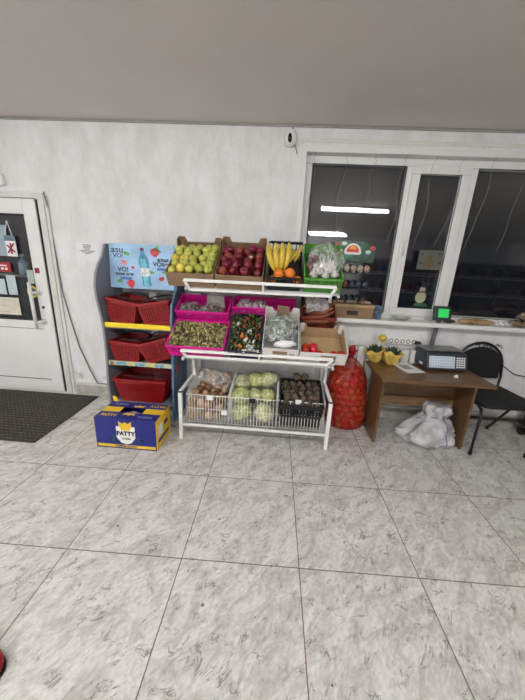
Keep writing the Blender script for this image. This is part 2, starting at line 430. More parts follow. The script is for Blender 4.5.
m.build('window_handle', M_PVC, win, bevel=.004)
m = MB(); m.box(WX0-.16, WX1+.1, -.12, 0, .99, 1.03); m.box(WX0, WX1, 0, .07, .99, 1.03)
st = m.build('window_sill', M_PVC, None, bevel=.008); st.parent = win; st.location = -Vector((WX0, .05, WZ0))

# ---- door_1
door = bpy.data.objects.new('door_1', None); COL.objects.link(door); door.location = (DX0, 0, 0); struct(door)
def D(x): return x - DX0
m = MB(); ring(m, 0, D(DX1), 0, DZ1, .06, -.012, .09, tb=.03); m.build('door_frame', M_PVCDIRTY, door, bevel=.004)
LX0, LX1, LZ0, LZ1 = -3.30, -2.448, .035, 1.93
m = MB()
# leaf frame round the glass opening and round the lower panel
gx0, gx1, gz0, gz1 = -3.19, -2.572, .80, 1.80
px0, px1, pz0, pz1 = -3.19, -2.572, .155, .72
yy = (-.03, .05)
m.box(D(LX0), D(gx0), *yy, LZ0, LZ1); m.box(D(gx1), D(LX1), *yy, LZ0, LZ1)
m.box(D(gx0), D(gx1), *yy, gz1, LZ1); m.box(D(gx0), D(gx1), *yy, pz1, gz0); m.box(D(gx0), D(gx1), *yy, LZ0, pz0)
m.build('door_leaf', M_PVC, door, bevel=.005)
m = MB(); m.box(D(px0)-.001, D(px1)+.001, -.012, .03, pz0-.001, pz1+.001); m.build('door_panel', M_PVC, door)
m = MB(); ring(m, D(px0), D(px1), pz0, pz1, .007, -.016, -.0125); ring(m, D(gx0), D(gx1), gz0, gz1, .008, -.02, .0)
m.box(D(LX1)+.002, D(LX1)+.011, -.02, .04, .03, LZ1); m.box(D(LX0), D(LX1), -.02, .04, LZ1+.001, LZ1+.007); m.build('gasket', M_SEAL, door)
m = MB(); m._faces([(D(gx0), .01, gz0), (D(gx1), .01, gz0), (D(gx1), .01, gz1), (D(gx0), .01, gz1)], [(0, 1, 2, 3)]); m.build('pane', M_DGLASS, door)
m = MB()
m.tube([(D(-2.588), -.085, .73), (D(-2.588), -.085, 1.19)], .016, 12)
for z in (.80, 1.09): m.tube([(D(-2.588), -.085, z), (D(-2.535), -.032, z)], .014, 10); m.tube([(D(-2.535), -.036, z), (D(-2.535), -.028, z)], .026, 14)
m.build('door_handle', M_PVC, door, smooth=True)
m = MB(); m.tube([(D(-2.526), -.036, .945), (D(-2.526), -.028, .945)], .014, 12); m.build('lock', M_BLACK, door)
# little porch outside the door so that the glass looks into a dark lobby
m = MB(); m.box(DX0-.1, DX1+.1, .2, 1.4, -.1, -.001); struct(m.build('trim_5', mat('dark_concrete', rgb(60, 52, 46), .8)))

# ================================================================== CEILING LIGHTS
M_TUBE = bpy.data.materials.new('lit_fluorescent_tube'); M_TUBE.use_nodes = True
b_ = M_TUBE.node_tree.nodes['Principled BSDF']; b_.inputs['Base Color'].default_value = (1, 1, 1, 1)
b_.inputs['Emission Color'].default_value = (1.0, .98, .965, 1); b_.inputs['Emission Strength'].default_value = TUBE_POWER
fixtures = [(1.1, -2.98), (-1.45, -2.98), (1.27, -7.35), (-3.9, -2.98), (-1.45, -6.0), (-3.9, -6.0)]
proto = None
for i, (x, y) in enumerate(fixtures):
    if proto is None:
        proto = thing('ceiling_light', 'white fluorescent ceiling batten above the middle of the shop floor', 'ceiling light', (x, y, CEIL), group='ceiling battens')
        m = MB(); m.box(-.62, .62, -.05, .05, -.045, 0); m.box(-.62, -.605, -.05, .05, -.075, -.045); m.box(.605, .62, -.05, .05, -.075, -.045); m.build('housing', M_WHITE, proto, bevel=.004)
        for s in (-1, 1):
            m = MB(); m.tube([(-.603, s*.022, -.062), (.603, s*.022, -.062)], .013, 12); m.build('tube', M_TUBE, proto, smooth=True)
        L = proto
    else:
        L = copy_tree(proto); L.location = (x, y, CEIL)
        L['label'] = 'white fluorescent ceiling batten behind the viewer'

# ================================================================== SHELVING BEHIND THE VIEWER (mirrored in the window)
def gondola(x, y, label):
    t = thing('store_shelving', label, 'shelf unit', (x, y, 0), group='store shelving mirrored in the window')
    m = MB(); m.box(-.9, .9, -.02, .02, 0, 1.75); m.box(-.9, .9, -.22, -.02, 0, .12); m.build('back_panel', M_GREY, t)
    for z in (.5, .95, 1.4): m = MB(); m.box(-.9, .9, .02, .36, z-.03, z); m.build('shelf', M_WHITE, t)
    return t
goods_cols = [rgb(120, 30, 30), rgb(40, 60, 110), rgb(150, 140, 120), rgb(50, 90, 50), rgb(90, 70, 50)]
gp = []
for k, c in enumerate(goods_cols):
    m = MB(); m.prism([(-.06, 0), (.06, 0), (.055, .19), (.045, .21), (-.045, .21), (-.055, .19)], -.035, .035)
    o = m.build('food_packet', mat('packet_%d' % k, c, .4, var=.3, scale=25), bevel=.006)
    tag(o, 'packet of food on the store shelving behind the viewer', 'packet', 'packets on the store shelving'); gp.append(o)
first = set()
for gx in (2.9, 4.75, 6.6):
    gondola(gx, -5.4, 'grey back panelled store shelving with packets, behind the viewer')
    for z in (.5, .95, 1.4):
        for k in range(8):
            o = gp[random.randrange(5)]
            T = Matrix.Translation((gx - .78 + k*.22 + random.uniform(-.02, .02), -5.4+.2, z+.001))
            if o.name in first: clone(o, T)
            else: o.matrix_world = T; first.add(o.name)
for o in gp:
    if o.name not in first: bpy.data.objects.remove(o)

# ================================================================== WALL THINGS, LEFT
# cable duct beside the door
m = MB(); m.box(-2.362, -2.335, -.018, 0, .02, 1.96); tag(m.build('cable_duct', M_PVCDIRTY, bevel=.003), 'white vertical plastic cable duct beside the door frame', 'cable duct')
m = MB(); m.tube([(-2.36, -.01, 1.99), (-2.345, -.03, 1.975), (-2.335, -.025, 1.9), (-2.35, -.008, 1.85), (-2.335, -.012, 1.5), (-2.32, -.008, 1.1), (-2.27, -.01, .8), (-2.22, -.012, .55), (-2.13, -.02, .3), (-2.06, -.03, .16), (-1.9, -.03, .155)], .006, 6)
tag(m.build('cable', M_CABLE, smooth=True), 'thin grey cable hanging slack from the door corner to the skirting', 'cable')
t = thing('emergency_light', 'small white and lilac exit light above the door at the left edge', 'emergency light', (-2.80, 0, 2.03))
m = MB(); m.box(-.09, .09, -.04, 0, 0, .10); m.build('housing', M_WHITE, t, bevel=.01)
m = MB(); m.box(-.075, .06, -.045, -.04, .02, .085); m.build('sign_panel', mat('lilac_panel', rgb(150, 150, 190), .4), t, bevel=.004)
t = thing('paper_notice', 'white printed paper notice taped to the wall left of the basket stand', 'notice', (-2.02, 0, 1.41))
m = MB(); m.box(-.105, .105, -.0025, -.0005, 0, .165); m.box(-.115, -.02, -.005, -.0025, -.02, .07); m.box(.03, .115, -.005, -.0025, -.01, .08); m.build('sheet', M_PAPER, t)
for k, (w, z) in enumerate(((.08, .145), (.07, .132), (.075, .119), (.05, .107), (.15, .092), (.11, .08), (.06, .066))):
    pass
m = MB()
for k, (w, z) in enumerate(((.08, .145), (.07, .132), (.075, .119), (.05, .107), (.15, .092), (.11, .08), (.06, .066))): m.box(-w/2, w/2, -.0034, -.0025, z, z+.006)
m.build('printed_text', M_INK, t)
# things on the door glass and leaf
def sheet(name, x0, x1, z0, z1, matl, label, cat='paper', y=-.002, rows=0, rmat=None, group=None):
    t = thing(name, label, cat, ((x0+x1)/2, y, z0), group=group)
    m = MB(); m.box(-(x1-x0)/2, (x1-x0)/2, -.001, .001, 0, z1-z0); m.build('sheet', matl, t)
    if rows:
        m = MB(); w = (x1-x0)
        for r in range(rows):
            z = (z1-z0)*(.15 + .7*r/max(1, rows-1)); m.box(-w*.38, w*.38*random.uniform(.4, 1), -.002, -.001, z, z+.008)
        m.build('printed_text', rmat or M_INK, t)
    return t
sheet('door_paper', -3.0, -2.80, 1.42, 1.70, mat('pale_blue_paper', rgb(150, 168, 178), .5), 'pale blue paper at the upper left of the door glass')
sheet('door_paper', -2.89, -2.795, 1.05, 1.24, mat('grey_blue_paper', rgb(190, 204, 210), .5), 'blue grey paper on the door glass beside the left one')
sheet('door_paper', -3.08, -2.91, 1.05, 1.20, mat('grey_blue_paper', rgb(190, 204, 210), .5), 'blue grey paper cut by the left edge of the door glass')
sheet('door_poster', -3.15, -2.80, .845, 1.02, mat('cream_paper', rgb(214, 208, 192), .5), 'wide cream sheet low on the door glass', rows=3, rmat=mat('faint_print', rgb(186, 182, 168), .6))
sheet('door_paper', -2.665, -2.60, 1.17, 1.30, mat('pale_green_paper', rgb(172, 186, 180), .5), 'small narrow pale paper at the right edge of the door glass')
t = thing('door_sign', 'white and red sign hanging on strings inside the door glass', 'sign', (-2.765, -.012, 1.42))
m = MB(); m.box(-.05, .05, -.003, .003, 0, .18); m.build('board', M_PAPER, t)
m = MB(); m.box(-.052, .052, -.005, -.003, .14, .19); m.build('header_strip', mat('blue_grey', rgb(86, 108, 122), .5), t)
m = MB(); m.box(-.008, .008, -.005, -.003, .02, .12); m.tube([(-.035, -.005, .03), (.035, -.005, .12)], .007, 6); m.tube([(-.035, -.005, .10), (.035, -.005, .04)], .007, 6); m.build('red_mark', M_RED, t)
m = MB(); m.tube([(-.045, 0, .18), (.0, 0, .32)], .003, 5); m.tube([(.03, 0, .18), (.0, 0, .32)], .003, 5); m.build('string', M_WHITE, t)
t = thing('door_sticker', 'red rounded sticker with white lines at the left of the door glass', 'sticker', (-2.90, -.006, 1.27))
m = MB(); m.box(-.09, .085, -.002, .002, 0, .09); m.build('backing', mat('sticker_red', rgb(160, 24, 30), .4), t, bevel=.02)
m = MB(); m.box(-.05, .05, -.003, -.002, .055, .066)
for k in range(3): m.box(-.055+k*.04, -.03+k*.04, -.003, -.002, .02, .042)
m.build('lettering', M_PAPER, t)
m = MB(); m.box(-2.553, -2.505, -.0325, -.031, 1.275, 1.325); tag(m.build('door_sticker', mat('sticker_dark_red', rgb(150, 24, 40), .4, var=.3, scale=90)), 'small square dark red sticker on the door frame above the handle', 'sticker')
t = thing('door_sticker', 'round yellow and violet sticker behind the door handle', 'sticker', (-2.635, -.003, 1.09))
m = MB(); m.tube([(0, -.002, 0), (0, .002, 0)], .058, 24); m.build('disc', mat('sticker_yellow', rgb(216, 200, 90), .5), t)
m = MB(); m.tube([(0, -.003, 0), (0, -.002, 0)], .036, 20); m.build('inner_disc', mat('sticker_violet', rgb(96, 86, 150), .5, var=.5, scale=40), t)
# bottle-shaped solid imitating the pale reflection of a dispenser in the glass
t = thing('dispenser_reflection', 'pale bottle shape standing in for a dispenser reflection in the door glass', 'bottle', (-2.74, .06, 1.24))
m = MB(); m.lathe([(0, 0), (.045, 0), (.048, .02), (.045, .12), (.02, .16), (.015, .18), (0, .18)], 16); m.build('bottle_body', mat('clear_blue', rgb(120, 140, 160), .2, alpha=.7), t, smooth=True)
m = MB(); m.lathe([(0, .18), (.018, .18), (.018, .205), (0, .205)], 12); m.build('cap', M_WHITE, t, smooth=True)
m = MB(); m.box(-3.19, -2.58, .055, .16, 1.225, 1.24); tag(m.build('glass_shelf', M_STEEL), 'narrow steel ledge behind the door glass', 'ledge')

# door mat
t = thing('door_mat', 'dark brown ribbed rubber mat in front of the door', 'mat', (-2.9, -.46, 0))
mx1b, mx1f = .86, .83
m = MB(); m.box(-1.6, .84, -.425, .425, .001, .012); m.build('mat_base', mat('mat_rubber', rgb(52, 48, 45), .75, var=.2, scale=30), t, bevel=.004)
m = MB()
for i in range(61):
    x = -1.57 + i*.04
    for j in range(21):
        y = -.4 + j*.04
        m.box(x-.013, x+.013, y-.006, y+.006, .012, .017)
m.build('tread_pattern', mat('mat_ribs', rgb(84, 79, 74), .7, var=.25, scale=30), t)

# security camera
t = thing('security_camera', 'white dome security camera with black lens on the wall left of the window', 'camera', (-.17, 0, 2.45))
m = MB(); m.T = Matrix.Rotation(PI/2, 4, 'X'); m.lathe([(0, 0), (.05, 0), (.052, .02), (.045, .035), (0, .035)], 20); m.build('mount', M_WHITE, t, smooth=True)
m = MB(); m.ball((.0, -.055, .0), .05, 3, sc=(1, 1, 1.1)); m.build('dome', M_PVC, t, smooth=True)
m = MB(); m.ball((-.008, -.092, -.014), .024, 2, sc=(.75, .9, 1.45)); m.build('lens', mat('lens_black', rgb(10, 10, 12), .1), t, smooth=True)
m = MB(); m.tube([(.02, -.02, .02), (.01, -.008, .05), (.008, -.006, .1)], .005, 6); m.tube([(.02, -.02, -.03), (.04, -.012, -.045), (.06, -.01, -.1)], .004, 6); m.build('cord', M_CABLE, t)

# ================================================================== BASKET STAND
SX, SF = -1.3925, -.37            # middle and front of the stand
t = thing('basket_stand', 'grey floor stand with wavy side panels holding the red baskets', 'display stand', (SX, 0, 0))
wavy = [(-.02, 0), (-.40, 0), (-.40, .35), (-.38, .62), (-.38, .84), (-.39, .95), (-.43, 1.12), (-.435, 1.23), (-.41, 1.32), (-.36, 1.40), (-.29, 1.47), (-.255, 1.54), (-.235, 1.57), (-.02, 1.57)]
wavy_r = [(-.02, 0), (-.40, 0), (-.40, .35), (-.38, .62), (-.38, .84), (-.385, .95), (-.36, 1.08), (-.30, 1.15), (-.24, 1.20), (-.20, 1.30), (-.20, 1.54), (-.02, 1.54)]
m = MB(); m.prism(wavy, -.323, -.303, 'x'); m.build('side_panel', M_GREY, t, bevel=.002)
m = MB(); m.prism(wavy_r, .288, .306, 'x'); sp_ = m.build('side_panel', mat('blue_printed_panel', rgb(84, 116, 146), .45, var=.3, scale=7), t, bevel=.002)
m = MB(); m.prism([(-.30+.022*math.cos(a), .50+.06*math.sin(a)) for a in [2*PI*k/16 for k in range(16)]], .306, .308, 'x'); m.build('red_picture', mat('print_berry', rgb(200, 50, 56), .4, var=.3, scale=50), sp_)
m = MB(); m.box(-.303, .288, -.03, -.02, .08, 1.15); m.build('back_panel', M_GREY, t)
m = MB(); m.box(-.033, .033, -.045, -.03, .08, 1.15); m.build('back_rail', M_WHITE, t)
for z in (.881, .535, .149):
    m = MB(); m.box(-.303, .288, -.355, -.03, z-.022, z); m.build('shelf', M_GREY, t)
m = MB(); m.box(-.303, .288, SF, -.355, .870, .912); m.build('front_edge', M_YEL, t, bevel=.002)
m = MB(); m.box(-.303, .288, SF, -.355, .518, .557); e = m.build('price_strip', mat('price_strip_cream', rgb(196, 198, 166), .5), t)
m = MB(); m2 = MB()
for k, (a, b, c) in enumerate(((-.23, -.14, 0), (-.11, -.06, 1), (-.055, .033, 0), (.066, .12, 1), (.13, .21, 0))): (m if c == 0 else m2).box(a, b, SF-.0015, SF, .524, .551)
m.build('price_card', mat('price_blue', rgb(120, 170, 205), .5, var=.3, scale=60), e); m2.build('price_card', mat('price_yellow', rgb(232, 220, 120), .5, var=.3, scale=60), e)
m = MB(); m.box(-.288, -.258, SF-.0015, SF, .524, .548); m.build('price_card', mat('price_brown', rgb(120, 80, 60), .5, var=.4, scale=60), e)

# red shopping baskets: tapered, slatted walls
def lattice_side(mb, A, B, C, Dd, nv, nh, wv, wh, th):
    """lattice between bottom edge A-B and top edge Dd-C"""
    A, B, C, Dd = map(Vector, (A, B, C, Dd))
    for i in range(nv+1):
        f = i/nv; mb.bar(A.lerp(B, f), Dd.lerp(C, f), wv, th)
    for j in range(1, nh+1):
        f = j/(nh+1); mb.bar(A.lerp(Dd, f), B.lerp(C, f), wh, th)
def tapered(mb, w, d, h, tw, td, nvx, nvy, nh, wv, th, solid_low=.25):
    """open basket: bottom w x d, top tw x td, walls partly solid then slats"""
    b = [(-w/2, -d/2), (w/2, -d/2), (w/2, d/2), (-w/2, d/2)]; t = [(-tw/2, -td/2), (tw/2, -td/2), (tw/2, td/2), (-tw/2, td/2)]
    mb.box(-w/2, w/2, -d/2, d/2, 0, .004)
    for k in range(4):
        k2 = (k+1) % 4
        A = Vector((*b[k], .0)); B = Vector((*b[k2], .0)); C_ = Vector((*t[k2], h)); D_ = Vector((*t[k], h))
        lo = solid_low; A2, B2 = A.lerp(D_, lo), B.lerp(C_, lo); A3, B3 = A.lerp(D_, .8), B.lerp(C_, .8)
        nrm = (B-A).cross(D_-A).normalized()*th
        mb.hexa([A, B, B-nrm, A-nrm], [A2, B2, B2-nrm, A2-nrm]); mb.hexa([A3, B3, B3-nrm, A3-nrm], [D_, C_, C_-nrm, D_-nrm])
        lattice_side(mb, A2-nrm/2, B2-nrm/2, B3-nrm/2, A3-nrm/2, (nvx if k % 2 == 0 else nvy), nh, wv, wv*.7, th)
def rim(mb, tw, td, h, w, hh):
    mb.box(-tw/2-w, tw/2+w, -td/2-w, -td/2, h-hh, h); mb.box(-tw/2-w, tw/2+w, td/2, td/2+w, h-hh, h)
    mb.box(-tw/2-w, -tw/2, -td/2, td/2, h-hh, h); mb.box(tw/2, tw/2+w, -td/2, td/2, h-hh, h)
def red_basket(w, d, h, label, loc, rot):
    t = thing('shopping_basket', label, 'shopping basket', loc, rot)
    m = MB(); tapered(m, w*.8, d*.84, h, w, d, int(w*46), 14, 4, .0125, .004, .16); m.build('basket_body', M_RED, t)
    m = MB(); rim(m, w, d, h, .012, .022); m.build('rim', M_RED, t, bevel=.003)
    for s, dz in ((-1, .012), (1, .025)):
        m = MB(); a = w*.5+.004
        pts = [(-a, s*.02, h-.01)] + [(-a*math.cos(u)*.98, s*(.02+.11*math.sin(u)), h+dz*math.sin(u)+.004) for u in [PI*k/10 for k in range(1, 10)]] + [(a, s*.02, h-.01)]
        m.tube(pts, .006, 6); m.build('handle', M_BLACK, t, smooth=True)
    return t
red_basket(.275, .33, .21, 'red plastic shopping basket at the left of the top stand shelf', (-1.540, -.205, .903), (0, math.radians(8), math.radians(-5)))
red_basket(.265, .33, .21, 'red plastic shopping basket at the right of the top stand shelf, tipped up', (-1.235, -.205, .900), (0, math.radians(-9), math.radians(4)))
red_basket(.275, .33, .19, 'red plastic shopping basket at the left of the middle stand shelf', (-1.535, -.205, .550), (0, math.radians(3), math.radians(-2)))
red_basket(.265, .33, .20, 'red plastic shopping basket on the middle stand shelf, leaning on its neighbour', (-1.235, -.205, .572), (0, math.radians(-17), math.radians(3)))
red_basket(.48, .33, .235, 'wide red shopping basket alone on the lowest stand shelf', (-1.42, -.21, .150), (0, 0, 0))

# poster board
pt = thing('poster_board', 'pale blue advertising board with a water bottle, on top of the basket stand', 'poster', (-1.397, -.235, 1.203), (math.radians(-4), 0, math.radians(0)))
PW, PH = .50, .345
SC = 1.15
pt.scale = (SC, 1, 1.09)
m = MB(); m.box(-PW/2, PW/2, 0, .012, 0, PH); m.build('board', mat('poster_blue', rgb(158, 196, 232), .35, var=.16, scale=5), pt, bevel=.001)
def pblob(name, x, z, rx, rz, matl, rot=0, y=-.0012, n=20, shape=None):
    m = MB(); pts = []
    for k in range(n):
        a = 2*PI*k/n; px_, pz_ = rx*math.cos(a), rz*math.sin(a)
        if shape == 'berry': px_ *= (1.0 + .35*math.sin(a)) if True else 1
        if shape == 'leaf': pz_ *= abs(math.cos(a))**-.0 * (1-abs(math.cos(a))**3)
        pts.append((x + px_*math.cos(rot) - pz_*math.sin(rot), z + px_*math.sin(rot) + pz_*math.cos(rot)))
    m.prism(pts, y, 0); return m.build(name, matl, pt)
MB1 = mat('print_blue', rgb(60, 140, 180), .35, var=.25, scale=30); MB2 = mat('print_teal', rgb(110, 195, 215), .35, var=.2, scale=30)
MS = mat('print_berry', rgb(200, 50, 56), .4, var=.3, scale=50); ML = mat('print_leaf', rgb(90, 160, 80), .4, var=.2, scale=40); MP = mat('print_pink', rgb(226, 140, 150), .4, var=.2, scale=40)
prof = [(-.006, .30), (-.014, .285), (-.018, .262), (-.036, .225), (-.04, .19), (-.034, .15), (-.036, .10), (-.03, .05), (-.036, .03), (-.028, .012), (.028, .012), (.036, .03), (.03, .05), (.036, .10), (.034, .15), (.04, .19), (.036, .225), (.018, .262), (.014, .285), (.006, .30)]
sh = lambda x, z: (x + .005 + (.3-z)*.13, z*1.0 + .01)
m = MB(); m.prism([sh(*p) for p in prof], -.0014, 0); m.build('bottle_picture', MB1, pt)
m = MB(); m.prism([sh(x*.55 - .004, z) for x, z in prof[3:17]], -.0018, 0); m.build('bottle_highlight', MB2, pt)
m = MB(); m.prism([sh(x, z) for x, z in ((-.014, .285), (.014, .285), (.014, .308), (-.014, .308))], -.002, 0); m.build('cap_picture', mat('print_maroon', rgb(90, 40, 60), .4), pt)
m = MB(); m.prism([sh(x, z) for x, z in ((-.035, .09), (.035, .09), (.034, .155), (-.034, .155))], -.0022, 0); m.build('bottle_label', mat('print_white', rgb(220, 222, 226), .4, var=.2, scale=60), pt)
for a in ((.105, .285, .034, .034, 0), (-.085, .036, .03, .034, .3), (.155, .085, .022, .017, .4)): pblob('strawberry', a[0], a[1], a[2], a[3], MS, a[4], shape='berry')
pblob('strawberry', -.135, .20, .028, .018, MP, -.5); pblob('strawberry', -.068, .165, .014, .01, MS, -.7)
for a in ((.115, .32, .03, .012, .8), (-.115, .27, .025, .013, -.4), (.07, .135, .028, .013, -.2), (.18, .14, .024, .01, .3), (-.175, .055, .02, .015, .3), (.135, .30, .02, .01, -.6), (.02, .175, .012, .02, 0)): pblob('leaf', *a[:4], ML, a[4])
text_mesh('asu', .072, 'lettering', M_INKD, pt, facing(-.185, -.001, .296), bold=.0008)
text_mesh('VO!', .045, 'lettering', M_INKD, pt, facing(-.18, -.001, .25), bold=.0008)
text_mesh('VO!', .05, 'lettering', M_INKD, pt, facing(-.145, -.001, .145), bold=.0012)
text_mesh('жаңа дәм', .030, 'lettering', M_INKD, pt, facing(-.135, -.001, .112), bold=.0012)
text_mesh('жаңа', .036, 'lettering', M_INKD, pt, facing(.165, -.001, .232), bold=.0012)
text_mesh('VO!', .048, 'lettering', M_INKD, pt, facing(.13, -.001, .196), bold=.0015)
text_mesh('дәмі', .032, 'lettering', M_INKD, pt, facing(.198, -.001, .198), bold=.001)
for x, z in ((.165, .16), (-.125, .078)):
    m = MB(); m.box(x-.045, x+.045, -.0015, 0, z-.011, z+.011); m.build('text_band', mat('print_band', rgb(70, 110, 180), .4), pt, bevel=.0005)

# ================================================================== CARTON
t = thing('cheese_carton', 'dark blue and yellow printed carton on the floor before the basket stand', 'carton', (-1.312, -.855, 0), (0, 0, math.radians(0)))
CW, CD, CH = .49, .275, .262
M_CB = mat('carton_blue', rgb(28, 36, 118), .45, var=.05); M_CY = mat('carton_yellow', rgb(238, 196, 44), .45, var=.05)
m = MB(); e = .004
m.box(-CW/2, CW/2, 0, e, 0, CH); m.box(-CW/2, CW/2, CD-e, CD, 0, CH); m.box(-CW/2, CW/2, 0, CD, 0, e)
m.build('carton_wall', M_CB, t)
for s in (-1, 1):
    m = MB(); m.box(*sorted((s*CW/2, s*(CW/2+e))), 0, CD, 0, CH); sd = m.build('side_wall', M_CY, t)
    if s == 1:
        m = MB(); m.box(CW/2+e, CW/2+e+.001, .035, .115, .11, .2); m.build('white_label', M_PAPER, sd)
        m = MB(); m.box(CW/2+e, CW/2+e+.001, .03, .24, .055, .085); m.box(CW/2+e, CW/2+e+.001, .15, .22, .15, .19); m.build('dark_printing', M_CB, sd, bevel=.0)
# top flaps leaving a gap in the middle
m = MB(); m.box(-CW/2, CW/2, 0, .10, CH, CH+e); m.build('front_flap', M_CB, t)
m = MB(); m.box(-CW/2, CW/2, .185, CD, CH, CH+e); m.build('rear_flap', M_CB, t)
m = MB(); m.box(-CW/2, -.10, .10, .185, CH-.002, CH+.002); m.build('side_flap', M_CY, t)
m = MB(); m.box(.09, CW/2, .10, .185, CH-.002, CH+.002); m.build('side_flap', M_CY, t)
m = MB(); m.hexa([(-CW/2+.012, .275, CH-.02), (-CW/2+.06, .275, CH-.02), (-CW/2+.06, .281, CH-.02), (-CW/2+.012, .281, CH-.02)], [(-CW/2-.012, .285, CH+.045), (-CW/2+.02, .285, CH+.045), (-CW/2+.02, .289, CH+.045), (-CW/2-.012, .289, CH+.045)]); m.build('corner_tab', M_CY, t)
m = MB(); m.ball((-.01, .14, .205), .06, 3, disp=.35, freq=4, sc=(1.6, .7, .75)); tag(m.build('plastic_bag', plastic_film('clear_film', (.8, .8, .82, 1), .75), smooth=True), 'crumpled clear plastic bag inside the open blue carton', 'plastic bag').location = (-1.312, -.855, 0)
m = MB(); m.box(-CW/2+.01, CW/2-.01, -.0012, 0, .012, .036); ys = m.build('yellow_band', M_CY, t)
m = MB(); m.prism([(-.075, .20), (-.075, .10), (-.04, .055), (0, .042), (.04, .055), (.075, .10), (.075, .20)], -.0012, 0); sld = m.build('shield_badge', mat('badge_white', rgb(238, 238, 234), .45, var=.02), t)
m = MB(); m.prism([(-.048, .20), (-.052, .245), (-.02, .225), (0, .24), (.02, .225), (.052, .245), (.048, .20), (.03, .165), (-.03, .165)], -.002, -.0002); m.build('crown_emblem', M_CY, t)
m = MB()
for s in (-1, 1):
    for k in range(4): m.prism([(s*.085, .07+k*.014), (s*.10, .064+k*.014), (s*.118, .07+k*.016), (s*.10, .076+k*.014)], -.0012, 0)
m.build('leaf_emblem', mat('print_green', rgb(40, 90, 60), .5), t)
m = MB()
for s in (-1, 1): m.prism([(s*.13+.016*math.cos(a), .085+.007*math.sin(a)) for a in [2*PI*k/12 for k in range(12)]], -.0013, 0)
m.build('vent_hole', M_SEAL, t)
text_mesh('PATTY', .049, 'lettering', M_INKD, t, facing(0, -.0015, .138), bold=.0028)
text_mesh('CHEESE', .022, 'lettering', M_INK, t, facing(0, -.0015, .092), bold=.0006)
text_mesh('PREMIUM QUALITY', .021, 'lettering', M_CB, ys, facing(0, -.0015, .024) , bold=.0008)
FL = lambda x, y, r=0: Matrix.Translation((x, y, CH+e+.0004)) @ Matrix.Rotation(r, 4, 'Z')
text_mesh('PATTY', .042, 'lettering', M_CY, t, FL(-.15, .045), bold=.0015); text_mesh('CHEESE', .034, 'lettering', mat('pale_print', rgb(150, 160, 200), .5), t, FL(.14, .045), bold=.0005)
text_mesh('PATTY', .042, 'lettering', M_CY, t, FL(.17, .232, PI), bold=.0015); text_mesh('CHEESE', .034, 'lettering', mat('pale_print', rgb(150, 160, 200), .5), t, FL(-.14, .232, PI), bold=.0005)
m = MB(); m.prism([(-.04, .09), (-.05, .06), (-.02, .07), (0, .055), (.02, .07), (.05, .06), (.04, .09)], CH+e, CH+e+.001, 'z'); m.prism([(-.04+.02, .195), (-.05+.02, .225), (0, .215), (.02, .23), (.04, .215), (.07, .225), (.06, .195)], CH+e, CH+e+.001, 'z'); m.build('crown_emblem', M_CY, t)

# ================================================================== PRODUCE RACK
RK = thing('produce_rack', 'white metal three tier vegetable rack with wire bins at its base', 'rack', (-.325, 0, 0))
def R_(x): return x + .325
XL, XR = -.94, .285
def vbar(name, pts, w=.026): 
    m = MB()
    for a, b in zip(pts, pts[1:]): m.bar((R_(a[0]), a[1], a[2]), (R_(b[0]), b[1], b[2]), w)
    return m.build(name, M_WHITE, RK, bevel=.003)
for x in (XL, XR):
    vbar('front_post', [(x, -.645, 0), (x, -.645, .43)], .03)
    vbar('side_rail', [(x, -.645, .43), (x, -.22, .445)], .024)
    vbar('side_rail', [(x, -.645, .135), (x, -.08, .135)], .02)
    vbar('middle_post', [(x*.985, -.28, .43), (x*.985, -.33, .79)], .026)
    vbar('rear_post', [(x, -.06, 0), (x, -.045, 1.5)], .03)
    vbar('bracket', [(x, -.05, .90), (x, -.56, .68)], .02)
    vbar('bracket', [(x, -.05, 1.40), (x, -.44, 1.245)], .02)
    m = MB(); m.box(R_(x)-.016, R_(x)+.016, -.661, -.629, .43, .438); m.build('post_cap', M_BLACK, RK)
vbar('cross_rail', [(XL, -.645, .135), (XR, -.645, .135)], .02); vbar('cross_rail', [(XL, -.06, .135), (XR, -.06, .135)], .02)
vbar('cross_rail', [(XL, -.06, 1.48), (XR, -.06, 1.48)], .024)
T1, T2 = math.radians(30), math.radians(33)
def shelf_matrix(x, s, off, y0, z0, t, extra=0, rz=0):
    return Matrix.Translation((x, y0 + s*math.cos(t) - off*math.sin(t), z0 + s*math.sin(t) + off*math.cos(t))) @ Matrix.Rotation(t+extra, 4, 'X') @ Matrix.Rotation(rz, 4, 'Z')
MID = (-.55, .70, T1); TOP = (-.45, 1.265, T2)
# sheet shelves with a wire grid, and the two long lips
def tilted_shelf(y0, z0, t, slen, x0, x1):
    m = MB(); m.T = shelf_matrix(0, 0, -.012, y0, z0, t)
    m.box(R_(x0), R_(x1), 0, slen, -.004, .004)
    return m.build('shelf_sheet', M_WHITE, RK)
tilted_shelf(*MID, .58, XL+.016, XR-.016); tilted_shelf(*TOP, .44, XL+.016, XR-.016)
def lip(y0, zt, zb, x0, x1, xb0, xb1, mids):
    m = MB(); m.bar((R_(x0), y0, zt), (R_(x1), y0, zt+.004), .024); m.bar((R_(xb0), y0+.03, zb), (R_(xb1), y0+.03, zb+.006), .02)
    for a, b in ((x0, xb0), (x1, xb1)): m.bar((R_(a), y0, zt), (R_(b), y0+.03, zb), .022)
    for k in mids: m.bar((R_(k), y0, zt), (R_(k), y0+.03, zb), .016)
    return m.build('front_lip', M_WHITE, RK, bevel=.003)
lip(-.49, 1.318, 1.243, -.935, .25, -.90, .215, (-.31,))
lip(-.595, .772, .715, -.94, .27, -.905, .225, (-.31,))
